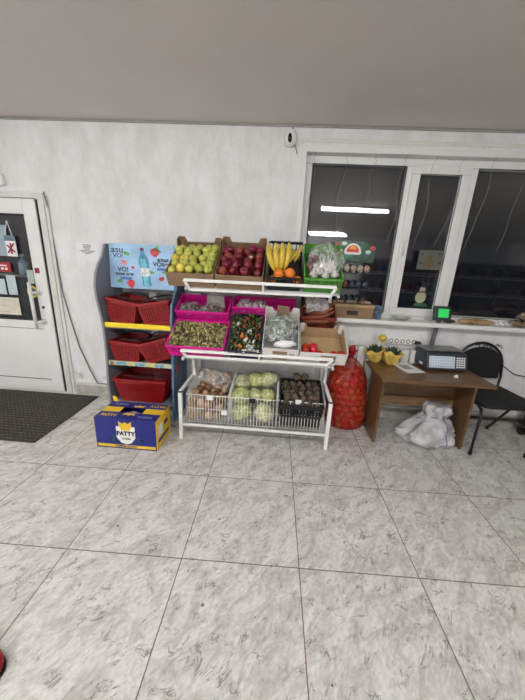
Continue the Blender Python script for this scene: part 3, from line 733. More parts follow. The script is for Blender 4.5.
# wire bins
WR = .0026
def grid(mb, P, Q, up_, n, nh, r=WR):
    P = Vector(P); Q = Vector(Q)
    for i in range(n+1): a = P.lerp(Q, i/n); mb.tube([a, a + Vector(up_)], r, 4)
    for j in range(nh+1): f = Vector(up_)*(j/nh); mb.tube([P+f, Q+f], r*(1.5 if j in (0, nh) else 1), 4)
bx = [XL+.035, -.545, -.14, XR-.03]
yF, yB, zb, zf, zk = -.615, -.19, .15, .40, .47
for k in range(3):
    a, b = R_(bx[k])+.004, R_(bx[k+1])-.004
    m = MB()
    grid(m, (a, yF, zb), (b, yF, zb), (0, 0, zf-zb), 15, 2); grid(m, (a, yB, zb), (b, yB, zb), (0, 0, zk-zb), 15, 2)
    grid(m, (a, yF, zb), (b, yF, zb), (0, yB-yF, 0), 15, 5)
    for x in (a, b):
        for i in range(14):
            y = yF + (yB-yF)*i/13; m.tube([(x, y, zb), (x, y, zf+(zk-zf)*i/13)], WR, 4)
        m.tube([(x, yF, zf), (x, yB, zk)], WR*1.5, 4); m.tube([(x, yF, (zb+zf)/2), (x, yB, (zb+zf)/2)], WR, 4)
    m.build('wire_bin', M_WHITE, RK)
for k, (x, z) in enumerate(((-.70, .365), (-.345, .365), (.03, .385), (-.58, .235), (-.345, .395))):
    if k == 4: continue
    m = MB(); m.box(R_(x)-.025, R_(x)+.025, yF-.010, yF-.006, z, z+.04); m.box(R_(x)-.012, R_(x)+.012, yF-.011, yF-.010, z+.01, z+.03); m.build('price_tag', M_PAPER if k != 1 else M_BLACK, RK)

# ---------- crates on the rack
def crate_thing(name, label, cat, w, d, h, x, s, off, shelf, extra=0, rz=0):
    t = thing(name, label, cat); t.matrix_world = shelf_matrix(x, s, off, *shelf, extra, rz); return t
def plastic_crate(label, matl, w, d, h, x, s, off, shelf, extra=0, back=None, name='plastic_crate', nv=12, lo=.3):
    t = crate_thing(name, label, 'crate', w, d, h, x, s, off, shelf, extra)
    m = MB(); m.T = Matrix.Translation((0, d/2, 0)); tapered(m, w*.93, d*.93, h, w-.016, d-.016, nv, int(nv*d/w)+1, 2, .007, .004, lo); m.build('crate_body', matl, t)
    m = MB(); m.T = Matrix.Translation((0, d/2, 0)); rim(m, w-.016, d-.016, h, .008, .016); m.build('rim', matl, t, bevel=.003)
    return t
def carton_tray(label, matl, w, d, hf, hb, x, s, off, shelf, extra=0, hs=None, inner=None, name='cardboard_box'):
    """open cardboard fruit tray, low front, high back corners"""
    t = crate_thing(name, label, 'box', w, d, hf, x, s, off, shelf, extra)
    e = .005; hs = hs or hf*1.05
    m = MB(); m.box(-w/2, w/2, 0, d, 0, e); m.build('bottom', matl, t)
    m = MB(); m.box(-w/2, w/2, 0, e, e, hf); m.build('front_wall', matl, t, bevel=.001)
    m = MB(); m.prism([(-w/2, e), (w/2, e), (w/2, hb), (w/2-.055, hb), (w/2-.07, hb-.045), (-w/2+.07, hb-.045), (-w/2+.055, hb), (-w/2, hb)], d-e, d, 'y'); m.build('back_wall', inner or matl, t)
    for sgn in (-1, 1):
        x0, x1 = sorted((sgn*w/2, sgn*(w/2-e)))
        m = MB(); m.prism([(e, e), (d-e, e), (d-e, hb), (d-.06, hb), (d-.075, hs), (.03, hs), (e, hf)], x0, x1, 'x'); m.build('side_wall', matl, t)
        m = MB(); m.prism([(0, hb-.11), (0, hb), (.018, hb+.008), (.038, hb-.0), (.04, hb-.08)], d-e-.005, d-e, 'y') if sgn < 0 else m.prism([(0, hb-.11), (0, hb), (-.018, hb+.008), (-.038, hb), (-.04, hb-.08)], d-e-.005, d-e, 'y')
        m.T = Matrix.Identity(4); o = m.build('corner_post', matl, t); o.location = (sgn*(w/2-e) , 0, 0); 
    return t
def put(o, base, local, rot=None, sc=1):
    M = base.matrix_world @ Matrix.Translation(local) @ (rot or Matrix.Identity(4)) @ Matrix.Scale(sc, 4)
    c = clone(o, M); return c
def rrot(): return Euler((random.uniform(0, 6), random.uniform(0, 6), random.uniform(0, 6))).to_matrix().to_4x4()
def heap(protos, base, x0, x1, y0, y1, zfun, r, layers=2, jit=.25, lab=None, sc=(.9, 1.1), skip=0.0, keep=None):
    """rows of round things, the upper layer nestled into the lower"""
    out = []
    for l in range(layers):
        z_off = -l*r*1.5; o_ = (l % 2)*r
        ny = max(1, int((y1-y0-o_)/(r*1.78))); nx = max(1, int((x1-x0-o_)/(r*2.02)))
        for j in range(ny):
            for i in range(nx):
                if random.random() < skip: continue
                x = x0 + r + o_ + i*(x1-x0-2*r-o_)/max(1, nx-1)*1.0 + (j % 2)*r*.5 + random.uniform(-jit, jit)*r
                y = y0 + r + o_ + j*(y1-y0-2*r-o_)/max(1, ny-1) + random.uniform(-jit, jit)*r
                x = min(max(x, x0+r), x1-r)
                z = zfun(x, y) + z_off + random.uniform(-.3, .3)*r*jit*3
                if keep and not keep(x, y, z): continue
                p = random.choice(protos); c = put(p, base, (x, y, z), rrot(), random.uniform(*sc)); out.append(c)
                fx, fy = (x-x0)/(x1-x0), (y-y0)/(y1-y0)
                c['place'] = (', front' if fy < .33 else ', middle' if fy < .66 else ', back') + (' left' if fx < .33 else ' centre' if fx < .66 else ' right')
                c['label'] = p['label'] + c['place']
    return out
def retire(protos):
    for p in protos: bpy.data.objects.remove(p)

def apple_mesh(name, matl, r=.034, stem=True):
    m = MB(); prof = [(0, -.80*r), (.25*r, -.9*r), (.6*r, -.82*r), (.9*r, -.4*r), (1.0*r, .08*r), (.93*r, .48*r), (.65*r, .82*r), (.35*r, .86*r), (.1*r, .66*r), (0, .6*r)]
    m.lathe(prof, 14)
    if stem: m.tube([(0, 0, .6*r), (.08*r, 0, 1.05*r)], .05*r, 5)
    o = m.build(name, matl, smooth=True); return o

# green apples
bA = carton_tray('brown cardboard fruit box of green apples, leftmost on the top shelf', M_CARD, .375, .44, .125, .185, -.885, .0, 0, TOP)
g1 = apple_mesh('apple', mat('apple_green', rgb(182, 184, 84), .32, var=.14, scale=20, objvar=.12)); tag(g1, 'green apple in the leftmost box on the top shelf', 'apple', 'green apples')
g2 = apple_mesh('apple', mat('apple_yellow', rgb(214, 190, 80), .32, var=.14, scale=20, objvar=.1)); tag(g2, 'yellow apple near the left front of the leftmost top box', 'apple', 'yellow apples')
bpy.context.view_layer.update()
zf_ = lambda x, y: .125 + .02*math.sin(max(0, min(1, y/.42))*PI)
for c in heap([g1], bA, -.178, .178, .012, .38, zf_, .034):
    lx = (bA.matrix_world.inverted() @ c.matrix_world.translation)
    if lx.x < -.05 and lx.y < .2 and random.random() < .75:
        c.data = g2.data; c['label'] = g2['label'] + c['place']; c['group'] = g2['group']
# red apples
bB = carton_tray('brown cardboard fruit box of dark red apples, second on the top shelf', M_CARD, .37, .44, .125, .20, -.50, .0, 0, TOP)
r1 = apple_mesh('apple', mat('apple_red', rgb(112, 20, 30), .28, var=.3, scale=18, objvar=.25)); tag(r1, 'dark red apple in the second box on the top shelf', 'apple', 'red apples')
r2 = apple_mesh('apple', mat('apple_blush', rgb(160, 70, 54), .3, var=.5, scale=14, objvar=.15)); tag(r2, 'red apple with a pale blush in the second top box', 'apple', 'blushed red apples')
bpy.context.view_layer.update()
for c in heap([r1], bB, -.175, .175, .012, .40, zf_, .036):
    if random.random() < .1: c.data = r2.data; c['label'] = r2['label'] + c['place']; c['group'] = r2['group']
retire([g1, g2, r1, r2])

# black crate with bananas and oranges
bC = plastic_crate('black plastic crate of bananas and oranges on the top shelf', M_BLACK, .275, .40, .125, -.15, .0, 0, TOP)
m = MB()
for i in range(9): m.bar((-.11+i*.0275, .395, .12), (-.11+i*.0275, .395, .19), .008)
m.bar((-.135, .395, .195), (.135, .395, .195), .016); m.build('back_grille', M_BLACK, bC)
m = MB(); m.box(-.08, .07, .386, .390, .15, .18); m.build('paper_label', M_PAPER, bC)
bpy.context.view_layer.update()
M_BAN = mat('banana_skin', rgb(216, 186, 70), .4, var=.12, scale=9); M_BTIP = mat('banana_tip', rgb(90, 74, 40), .6)
def banana(lmat, L=.19, r=.0175, bend=.055, label='', group=None, tilt=0):
    t = thing('banana', label, 'banana', group=group)
    pts = []; rs = []
    for k in range(11):
        u = k/10; a = (u-.5)*2
        pts.append((bend*(1-a*a), 0, L*(u-.5))); rs.append(r*(1-abs(a)**4*.62) if 0 < k < 10 else r*.3)
    m = MB(); m.tube(pts, r, 8, rs=rs); m.build('peel', M_BAN, t, smooth=True)
    m = MB(); m.tube([pts[-1], (pts[-1][0]-.012, 0, pts[-1][2]+.022)], .005, 6); m.build('stem', M_BTIP, t)
    t.matrix_world = lmat; return t
BM = bC.matrix_world
for k in range(4):
    banana(BM @ Matrix.Translation((-.105+k*.036, .17+.012*k, .19-.003*k)) @ Matrix.Rotation(math.radians(-48), 4, 'X') @ Matrix.Rotation(math.radians(-16+8*k), 4, 'Y') @ Matrix.Rotation(math.radians(-90-20+12*k), 4, 'Z'), .215, .0235, .055,
           ('leftmost', 'second from left', 'third from left', 'rightmost')[k] + ' large yellow banana of the big bunch in the black crate', 'bananas in the big bunch')
for k, (x, y, ry) in enumerate(((.035, .22, 28), (.07, .24, 40), (.10, .28, 22), (.0, .26, -30))):
    banana(BM @ Matrix.Translation((x, y, .165)) @ Matrix.Rotation(math.radians(-60), 4, 'X') @ Matrix.Rotation(math.radians(ry), 4, 'Y') @ Matrix.Rotation(math.radians(-90), 4, 'Z'), .15, .016, .03,
           ('shortest straight', 'central', 'rightmost', 'leftmost')[k] + ' small yellow banana behind the oranges in the black crate', 'small bananas behind the oranges')
o1 = apple_mesh('orange', mat('orange_peel', rgb(232, 128, 40), .45, var=.06, scale=60, bump=.3, bscale=300), .036, False); tag(o1, 'orange in the front of the black crate', 'orange', 'oranges in the black crate')
for (x, y, z) in ((-.045, .055, .125), (.04, .06, .13), (.105, .05, .07), (-.10, .05, .06), (0.0, .12, .08)):
    c = put(o1, bC, (x, y, z), rrot(), 1.12); c['label'] = {-.045: 'large orange at the front left of the black crate, by the banana bunch', .04: 'large orange at the front centre right of the black crate', .105: 'low orange at the far right front of the black crate', -.10: 'low orange under the banana bunch in the black crate', 0.0: 'orange half hidden behind the two front oranges in the black crate'}[x]
retire([o1])
m = MB()
for k in range(60): pass
# filler tray paper under the fruit
m = MB(); m.box(-.12, .12, .015, .38, .006, .055); m.build('paper_liner', mat('dark_liner', rgb(40, 36, 32), .8, var=.3), bC)

# green crate with a clear bag of garlic
bD = plastic_crate('bright green plastic crate holding a clear bag of garlic on the top shelf', M_GREENP, .30, .40, .135, .145, .0, 0, TOP)
m = MB(); m.box(-.148, .148, .388, .392, .12, .20); m.box(-.148, -.142, .28, .39, .12, .18); m.box(.142, .148, .28, .39, .12, .18); m.build('raised_back', M_GREENP, bD, bevel=.002)
bpy.context.view_layer.update()
film = plastic_film('clear_bag_film', (.80, .86, .82, 1), .22, .1)
gm = MB(); gr = .032
gm.lathe([(0, -.7*gr), (.5*gr, -.75*gr), (.95*gr, -.25*gr), (.9*gr, .25*gr), (.45*gr, .7*gr), (.16*gr, 1.1*gr), (.12*gr, 1.6*gr), (0, 1.62*gr)], 12)
for v in gm.bm.verts:
    a = math.atan2(v.co.y, v.co.x); k = 1 + .09*math.cos(a*6); v.co.x *= k; v.co.y *= k
go = gm.build('garlic_bulb', mat('garlic_skin', rgb(232, 226, 222), .5, var=.06, scale=20), smooth=True); tag(go, 'white garlic bulb inside the clear bag in the green crate', 'garlic', 'garlic bulbs')
for (x, y, z) in ((-.03, .12, .13), (.04, .13, .135), (.075, .17, .13), (.0, .17, .14), (.05, .19, .14), (-.06, .18, .12), (.02, .09, .11), (-.07, .10, .11), (.09, .11, .11), (-.02, .21, .11), (.08, .22, .11)):
    put(go, bD, (x, y, z), Matrix.Rotation(random.uniform(-.5, .5), 4, 'X') @ Matrix.Rotation(random.uniform(0, 6), 4, 'Z'), random.uniform(.95, 1.15))
retire([go])
def bag(name, label, matl, base, c, r, sc, disp=.35, freq=3, seed=1, peak=0, rot=0):
    m = MB()
    def fn(q, p):
        if peak and p.z > .3: k = (p.z-.3)/.7; q.x *= 1-.75*k*k; q.y *= 1-.75*k*k; q.z += peak*k*k
        return q
    m.T = Matrix.Rotation(rot, 4, 'Y')
    m.ball((0, 0, 0), r, 4, disp=disp, freq=freq, seed=seed, sc=sc, fn=fn)
    o = m.build(name, matl, smooth=True); tag(o, label, 'plastic bag')
    M = (base.matrix_world if base else Matrix.Identity(4)) @ Matrix.Translation(c)
    o.matrix_world = M; return o
bag('plastic_bag', 'clear plastic bag bulging over the garlic in the green crate', film, bD, (.015, .185, .18), .142, (1.0, 1.05, .75), .3, 2.4, 3, .05)
m = MB()
rr = .022
on = apple_mesh('onion', mat('shallot_skin', rgb(112, 60, 72), .4, var=.2, scale=20), .026); tag(on, 'purple shallot beside the garlic in the green crate', 'shallot', 'purple shallots')
for (x, y, z) in ((-.09, .22, .15), (-.05, .25, .15), (-.10, .16, .135), (-.07, .28, .14)): put(on, bD, (x, y, z), rrot())
retire([on])

# ---------- middle shelf
bE = plastic_crate('magenta plastic crate of small green fruit, overhanging the left of the middle shelf', M_PINK, .475, .335, .12, -.83, .0, 0, MID, nv=26, lo=.35)
bpy.context.view_layer.update()
grapes = []
for k, c in enumerate((rgb(170, 162, 108), rgb(128, 124, 74), rgb(98, 80, 60))):
    m = MB(); m.ball((0, 0, 0), .011, 1, sc=(1, 1, 1.25)); o = m.build('grape', mat('small_fruit_%d' % k, c, .4, var=.25, scale=60, objvar=.25), smooth=True)
    tag(o, ('pale green', 'olive green', 'brownish')[k] + ' small fruit heaped in the front magenta crate', 'fruit', ('pale', 'olive', 'brown')[k] + ' small fruit in the front magenta crate'); grapes.append(o)
nn = 0
for j in range(14):
    for i in range(21):
        if nn >= 290: break
        x = -.215 + i*.0215 + random.uniform(-.006, .006); y = .02 + j*.0225 + random.uniform(-.006, .006)
        z = .102 + .025*noise.noise(Vector((x*9, y*9, 3))) + random.uniform(-.004, .006) + .015*math.sin(PI*min(1, y/.32))
        put(random.choice(grapes[:2] * 2 + grapes[2:]), bE, (x, y, z), rrot(), random.uniform(.9, 1.35)); nn += 1
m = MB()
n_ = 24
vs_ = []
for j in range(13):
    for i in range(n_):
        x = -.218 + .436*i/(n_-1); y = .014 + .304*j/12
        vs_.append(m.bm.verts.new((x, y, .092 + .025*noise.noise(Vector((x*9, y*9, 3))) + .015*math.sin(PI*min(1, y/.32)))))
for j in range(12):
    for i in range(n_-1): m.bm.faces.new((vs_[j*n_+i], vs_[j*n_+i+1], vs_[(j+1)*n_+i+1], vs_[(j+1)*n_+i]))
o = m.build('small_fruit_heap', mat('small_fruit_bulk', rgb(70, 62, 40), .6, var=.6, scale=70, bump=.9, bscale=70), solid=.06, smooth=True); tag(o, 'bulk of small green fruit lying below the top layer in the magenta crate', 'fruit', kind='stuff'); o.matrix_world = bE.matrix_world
retire(grapes)
# rear magenta crates
bF = plastic_crate('magenta plastic crate behind the green fruit, holding bagged berries', M_PINK, .47, .25, .185, -.84, .345, .015, MID, nv=22, lo=.5)
m = MB(); m.box(-.22, .22, .235, .239, .005, .16); m.box(-.225, -.221, .02, .235, .005, .16); m.build('inner_wall', M_PINK, bF)
bG = plastic_crate('magenta plastic crate behind the navy crate and white box, holding clear bags', M_PINK, .56, .17, .19, -.31, .425, .02, MID, nv=24, lo=.5)
m = MB(); m.box(-.26, .26, .155, .159, .005, .16); m.build('inner_wall', M_PINK, bG)
bpy.context.view_layer.update()
M_BERRY = mat('dark_berries', rgb(88, 62, 48), .5, var=.7, scale=90, bump=1, bscale=100)
for k, (x, s_) in enumerate(((-.13, .095), (.07, .10))):
    m = MB(); m.ball((0, 0, 0), .075, 4, disp=.35, freq=6, seed=k+4, sc=(1.25, .85, .55)); o = m.build('bag_of_berries', M_BERRY, smooth=False)
    tag(o, ('small heap of dark berries at the left of the rear magenta crate', 'small heap of dark berries right of the first, under the white paper')[k], 'berries', kind='stuff'); o.matrix_world = bF.matrix_world @ Matrix.Translation((x, .10, .125))
    bag('plastic_bag', ('clear bag round the dark berries at the left of the rear magenta crate', 'clear bag round the dark berries by the white paper')[k], plastic_film('clear_thin_film', (.7, .7, .7, 1), .09, .15), bF, (x, .10, .13), .085, (1.3, .95, .62), .3, 4, k+8)
m = MB(); m.hexa([(-.08, 0, 0), (.09, 0, 0), (.09, .002, 0), (-.08, .002, 0)], [(-.065, .03, .11), (.085, .03, .10), (.085, .032, .10), (-.065, .032, .11)]); o = m.build('paper_card', mat('smudged_paper', rgb(190, 186, 184), .6, var=.15, scale=14)); tag(o, 'creased white paper card standing behind the berries in the rear magenta crate', 'card'); o.matrix_world = bF.matrix_world @ Matrix.Translation((.085, .16, .12))
for k, x in enumerate((-.17, -.04)):
    bag('plastic_bag', ('clear empty plastic bag left in the magenta crate behind the navy crate', 'clear plastic bag right of the first, behind the navy crate')[k], plastic_film('clear_film_grey', (.75, .68, .72, 1), .5), bG, (x, .08, .16), .07, (1.0, 1, .6), .4, 4, k+20)

# navy crate of mixed packets
bH = plastic_crate('navy blue plastic crate of mixed orange and green produce packs', M_NAVY, .255, .40, .13, -.428, .0, 0, MID, math.radians(9), nv=12)
bpy.context.view_layer.update()
pk = []
for k, (c, lb) in enumerate(((rgb(190, 104, 48), 'orange'), (rgb(64, 84, 38), 'dark green'), (rgb(120, 104, 60), 'olive brown'), (rgb(216, 214, 206), 'white'), (rgb(150, 62, 40), 'reddish'), (rgb(40, 46, 30), 'blackish green'))):
    m = MB(); m.ball((0, 0, 0), .022, 2, disp=.5, freq=2.2, seed=k, sc=(1.2, .9, .55)); o = m.build('produce_pack', mat('pack_%d' % k, c, .25, var=.5, scale=50), smooth=True)
    tag(o, lb + ' little wrapped pack of produce in the navy crate', 'pack', lb + ' packs in the navy crate'); pk.append(o)
for l in range(2):
    for j in range(12):
        for i in range(7):
            x = -.105+i*.035+random.uniform(-.01, .01); y = .03+j*.031+random.uniform(-.01, .01); z = .095+l*.02+random.uniform(-.006, .012)
            if y < .14 and abs(x-.035) < .06 and random.random() < .6: p = pk[3]
            elif x < -.02 and random.random() < .22: p = pk[0]
            else: p = random.choice([pk[1], pk[1], pk[1], pk[2], pk[5], pk[5], pk[4], pk[3] if random.random() < .3 else pk[5]])
            put(p, bH, (x, y, z), rrot(), random.uniform(.8, 1.2))
retire(pk)
m = MB(); m.box(-.115, .115, .02, .385, .006, .085); m.build('inner_liner', M_BLACK, bH)

# white box with a bag of herbs
bI = carton_tray('white cardboard box with a clear bag of greens on the middle shelf', M_CARDW, .285, .40, .155, .235, -.145, .02, 0, MID, math.radians(3), hs=.18)
m = MB(); m.box(-.06, .055, -.0012, 0, .03, .13); m.build('brown_tape', mat('kraft_tape', rgb(150, 126, 100), .5), bI)
text_mesh('343', .026, 'lettering', M_INK, bI, facing(.09, -.0015, .10), bold=.0004)
m = MB(); m.box(-.045, .055, .375, .394, .16, .255); m.build('brown_tape', mat('kraft_tape', rgb(150, 126, 100), .5), bI)
bpy.context.view_layer.update()
m = MB(); m.ball((0, 0, 0), .11, 4, disp=.5, freq=4, seed=31, sc=(1.05, 1.05, .6)); o = m.build('bunch_of_greens', mat('grey_green_leaves', rgb(112, 128, 92), .6, var=.6, scale=35, bump=.8, bscale=40), smooth=True); tag(o, 'grey green bunch of leaves inside the bag in the white box', 'greens'); o.matrix_world = bI.matrix_world @ Matrix.Translation((0, .24, .14))
bag('plastic_bag', 'clear crumpled bag wrapped round the greens in the white box', plastic_film('clear_film_blue', (.78, .82, .84, 1), .42), bI, (0, .22, .145), .135, (.98, 1.1, .66), .4, 3, 33)
m = MB(); m.ball((0, 0, 0), .05, 3, disp=.25, freq=3, seed=5, sc=(1.7, .6, .6)); o = m.build('paper_roll', mat('tissue_white', rgb(240, 240, 242), .6, var=.02), smooth=True); tag(o, 'white rolled plastic bag at the front of the white box', 'roll'); o.matrix_world = bI.matrix_world @ Matrix.Translation((.03, .055, .155)) @ Matrix.Rotation(.12, 4, 'Z')

# tomato box
bJ = carton_tray('shallow cardboard box with white outside and a few tomatoes, right of the middle shelf', M_CARDW, .375, .31, .125, .16, .195, .025, 0, MID, 0, hs=.15, inner=M_CARDL)
m = MB(); m.box(-.18, .18, .006, .30, .006, .012); m.build('inner_base', M_CARDL, bJ)
m = MB(); m.box(-.02, .10, -.0012, 0, .02, .10); m.build('brown_tape', mat('kraft_tape', rgb(150, 126, 100), .5), bJ)
for x in (-.182, .178):
    m = MB(); m.box(x, x+.003, .01, .30, .01, .12); m.build('inner_wall', M_CARDL, bJ)
bpy.context.view_layer.update()
to = apple_mesh('tomato', mat('tomato_skin', rgb(196, 36, 28), .2, var=.1, scale=20, objvar=.12), .034, False)
tag(to, 'red tomato in the shallow cardboard box', 'tomato', 'tomatoes')
for (x, y) in ((-.14, .06), (-.075, .075), (-.13, .13), (.09, .05), (.15, .06), (-.02, .045), (-.07, .14)):
    put(to, bJ, (x, y, .05 if y > .1 else (.085 if x < -.07 else .06)), rrot()); 
    if y <= .1 and x < -.07: put(to, bJ, (x+.01, y+.01, .045 - .0), rrot())
retire([to])

# rust brown crate with bagged carrots
bK = plastic_crate('rust brown plastic crate standing behind the tomato box', M_RUST, .30, .22, .20, .165, .355, .0, MID, nv=12, lo=.5)
bpy.context.view_layer.update()
M_CAR = mat('carrot_skin', rgb(122, 62, 40), .5, var=.2, scale=30)
cm = MB(); cm.tube([(0, 0, 0), (0, 0, .03), (0, 0, .10), (.004, 0, .17), (.006, 0, .19)], .02, 10, rs=[.010, .019, .016, .009, .003]); co = cm.build('carrot', M_CAR, smooth=True); tag(co, 'dusty brown orange carrot in the rust brown crate', 'carrot', 'carrots')
for k in range(16):
    x = -.13 + (k % 5)*.026; y = .02+.045*(k//5); z = .13 + .012*(k//5) + random.uniform(0, .02)
    put(co, bK, (x, y, z), Matrix.Rotation(math.radians(70+random.uniform(-20, 20)), 4, 'Y') @ Matrix.Rotation(random.uniform(-.5, .5), 4, 'X'), 1)
retire([co])
# open clear bag: a rolled sleeve with a round mouth
m = MB(); pts = [(-.13, .02, .0), (-.06, .03, .05), (.0, .03, .06), (.045, .0, .03)]
m.tube(pts, .06, 18, caps=False, rs=[.085, .075, .065, .062]); 
for v in m.bm.verts: v.co += Vector((0, 0, .012*noise.noise(v.co*30)))
o = m.build('plastic_bag', plastic_film('clear_film_white', (.8, .78, .78, 1), .5), smooth=True, solid=.002); tag(o, 'clear plastic sleeve with an open round mouth lying over the carrots', 'plastic bag'); o.matrix_world = bK.matrix_world @ Matrix.Translation((.0, .12, .17)) @ Matrix.Rotation(math.radians(28), 4, 'Y')

# ---------- wire bins contents
ident = bpy.data.objects.new('tmp', None); ident.matrix_world = Matrix.Identity(4)
on1 = apple_mesh('onion', mat('onion_skin', rgb(176, 140, 100), .4, var=.25, scale=16, objvar=.28), .034); tag(on1, 'yellow brown onion in the left wire bin', 'onion', 'onions in the left wire bin')
on2 = apple_mesh('onion', mat('onion_pale', rgb(196, 168, 140), .4, var=.2, scale=16, objvar=.15), .034); tag(on2, 'pale onion in the left wire bin', 'onion', 'pale onions in the left wire bin')
on3 = apple_mesh('onion', mat('onion_rusty', rgb(122, 84, 64), .4, var=.25, scale=16, objvar=.2), .034); tag(on3, 'rusty brown onion in the left wire bin', 'onion', 'rusty onions in the left wire bin')
r = .034; zl = zb + r + .004; lay = 0
while lay < 6:
    top_ok = lambda y: .33 + (y-yF)*.30
    for j in range(6):
        for i in range(5):
            x = bx[0] + .045 + i*.0715 + (lay % 2)*.02 + random.uniform(-.016, .016); y = yF + .042 + j*.068 + (lay % 2)*.015 + random.uniform(-.008, .008)
            z = zl + lay*.058 + (i % 2)*.022 + random.uniform(-.006, .008)
            if z > top_ok(y) or y > yB-.035 or x > bx[1]-.045: continue
            put(random.choice([on1, on1, on2, on3]), ident, (x, y, z), rrot(), random.uniform(.88, 1.05))
    lay += 1
retire([on1, on2, on3])
bag('plastic_bag', 'clear glinting bag of onions on top of the left wire bin', plastic_film('clear_film_bin', (.8, .76, .72, 1), .28, .1), None, (-.66, -.40, .455), .10, (1.0, .9, .75), .3, 3, 41)
bag('plastic_bag', 'clear bag at the back left of the left wire bin', plastic_film('clear_film_bin', (.8, .76, .72, 1), .28, .1), None, (-.78, -.33, .455), .085, (1.1, .9, .8), .3, 3, 43)
bag('plastic_bag', 'clear bag against the front wires of the left wire bin', plastic_film('clear_film_bin', (.8, .76, .72, 1), .28, .1), None, (-.83, -.565, .215), .045, (1.3, .55, .9), .3, 3, 44)

# cabbages
def cabbage_mesh(seed, r=.082):
    m = MB()
    def fn(q, p):
        a = math.atan2(p.y, p.x); ridge = abs(math.sin(a*3.5 + p.z*1.2 + seed)); k = 1 + .06*ridge + .06*noise.noise(p*5+Vector((seed, 0, 0)))
        return Vector((q.x*k, q.y*k, q.z*k))
    m.ball((0, 0, 0), r, 4, disp=.09, freq=2, seed=seed, sc=(1.06, 1.0, .86), fn=fn)
    # overlapping wrapper leaves
    for l in range(5):
        a0 = l*2*PI/5 + seed; n1, n2 = 7, 7; g = []
        for j in range(n2):
            row = []
            for i in range(n1):
                u = (i/(n1-1)-.5)*1.35*(1-.25*(j/(n2-1))); v = -1.1 + 1.9*j/(n2-1); rr = r*(1.075 + .02*math.sin(i*2.2+l) + .03*(j/(n2-1))**3 + .025*(abs(i-(n1-1)/2) < .6))
                row.append(m.bm.verts.new((rr*1.05*math.cos(a0+u)*math.cos(v), rr*math.sin(a0+u)*math.cos(v), rr*.88*math.sin(v))))
            g.append(row)
        for j in range(n2-1):
            for i in range(n1-1): m.bm.faces.new((g[j][i], g[j][i+1], g[j+1][i+1], g[j+1][i]))
    return m
def cabbage_material(nm, cc):
    m_ = mat(nm, cc, .45, var=.28, scale=7, objvar=.08, bump=.9, bscale=22)
    nt = m_.node_tree; b = nt.nodes['Principled BSDF']
    w = nt.nodes.new('ShaderNodeTexVoronoi'); w.feature = 'DISTANCE_TO_EDGE'; w.inputs['Scale'].default_value = 17
    tc = nt.nodes.new('ShaderNodeTexCoord'); nt.links.new(tc.outputs['Object'], w.inputs['Vector'])
    r = nt.nodes.new('ShaderNodeValToRGB'); r.color_ramp.elements[0].color = (1.3, 1.25, 1.5, 1); r.color_ramp.elements[1].position = .1; r.color_ramp.elements[1].color = (.76, .79, .58, 1)
    nt.links.new(w.outputs['Distance'], r.inputs[0])
    src = b.inputs['Base Color'].links[0].from_socket
    mx = nt.nodes.new('ShaderNodeMixRGB'); mx.blend_type = 'MULTIPLY'; mx.inputs[0].default_value = 1; nt.links.new(src, mx.inputs[1]); nt.links.new(r.outputs[0], mx.inputs[2]); nt.links.new(mx.outputs[0], b.inputs['Base Color'])
    return m_
MC = cabbage_material('cabbage_leaf', rgb(202, 208, 148)); MC2 = cabbage_material('cabbage_pale_leaf', rgb(212, 214, 176)); cabs = []
for s_ in (1.3, 2.9): cabs.append(tag(cabbage_mesh(s_).build('cabbage', MC if s_ < 2 else MC2, smooth=True), 'x', 'cabbage', 'cabbages'))
spots = [(-.45, -.525, .235, 1.0, 'pale green cabbage at the bottom left front of the middle wire bin'), (-.245, -.52, .235, 1.1, 'large white veined cabbage at the bottom right front of the middle wire bin'),
         (-.455, -.50, .372, .95, 'green cabbage in the middle row at the left of the wire bin'), (-.345, -.44, .355, .78, 'small cabbage half hidden between its neighbours in the middle wire bin'), (-.225, -.48, .375, .82, 'cabbage in the middle row against the right divider'),
         (-.465, -.33, .42, .9, 'cabbage at the back left of the middle wire bin'), (-.35, -.30, .44, .95, 'cabbage at the back centre of the middle wire bin'), (-.225, -.31, .455, 1.0, 'cabbage at the back right of the middle wire bin, topmost'),
         (-.45, -.335, .24, 1.0, 'cabbage buried under the others in the middle wire bin'), (-.245, -.32, .25, 1.0, 'cabbage buried under the others in the middle wire bin')]
for k, (x, y, z, s_, lb) in enumerate(spots):
    c = put(cabs[k % 2], ident, (x, y, z), Euler((random.uniform(-.5, .5), random.uniform(-.5, .5), random.uniform(0, 6))).to_matrix().to_4x4(), s_*.97)
    c['label'] = lb
    if k < 8: del c['group']
retire(cabs)

# black crate of beets
bL = thing('plastic_crate', 'black plastic crate of beetroot inside the right wire bin', 'crate', (.057, -.60, .158), (math.radians(16), 0, 0))
m = MB(); m.T = Matrix.Translation((0, .18, 0)); tapered(m, .33, .33, .24, .345, .345, 16, 16, 2, .007, .005, .5); m.build('crate_body', M_BLACK, bL)
m = MB(); m.T = Matrix.Translation((0, .18, 0)); rim(m, .345, .345, .24, .008, .016); m.build('rim', M_BLACK, bL, bevel=.003)
m = MB(); m.box(-.15, .15, .03, .33, .01, .15); m.build('inner_liner', M_BLACK, bL)
bpy.context.view_layer.update()
bt = []
for k in range(3):
    m = MB(); m.ball((0, 0, 0), .031, 3, disp=.3, freq=1.8, seed=k+50, sc=(1.1, .95, .9)); m.tube([(0, 0, .026), (.002, 0, .038)], .005, 6)
    o = m.build('beetroot', mat('beet_skin', rgb(92, 78, 66), .8, var=.4, scale=18, objvar=.3, bump=.4, bscale=60), smooth=True); tag(o, 'earthy dark beetroot in the black crate in the right wire bin', 'beetroot', 'beetroots'); bt.append(o)
heap(bt, bL, -.16, .16, .03, .34, lambda x, y: .205+.015*math.sin(PI*y/.35), .031, layers=2)
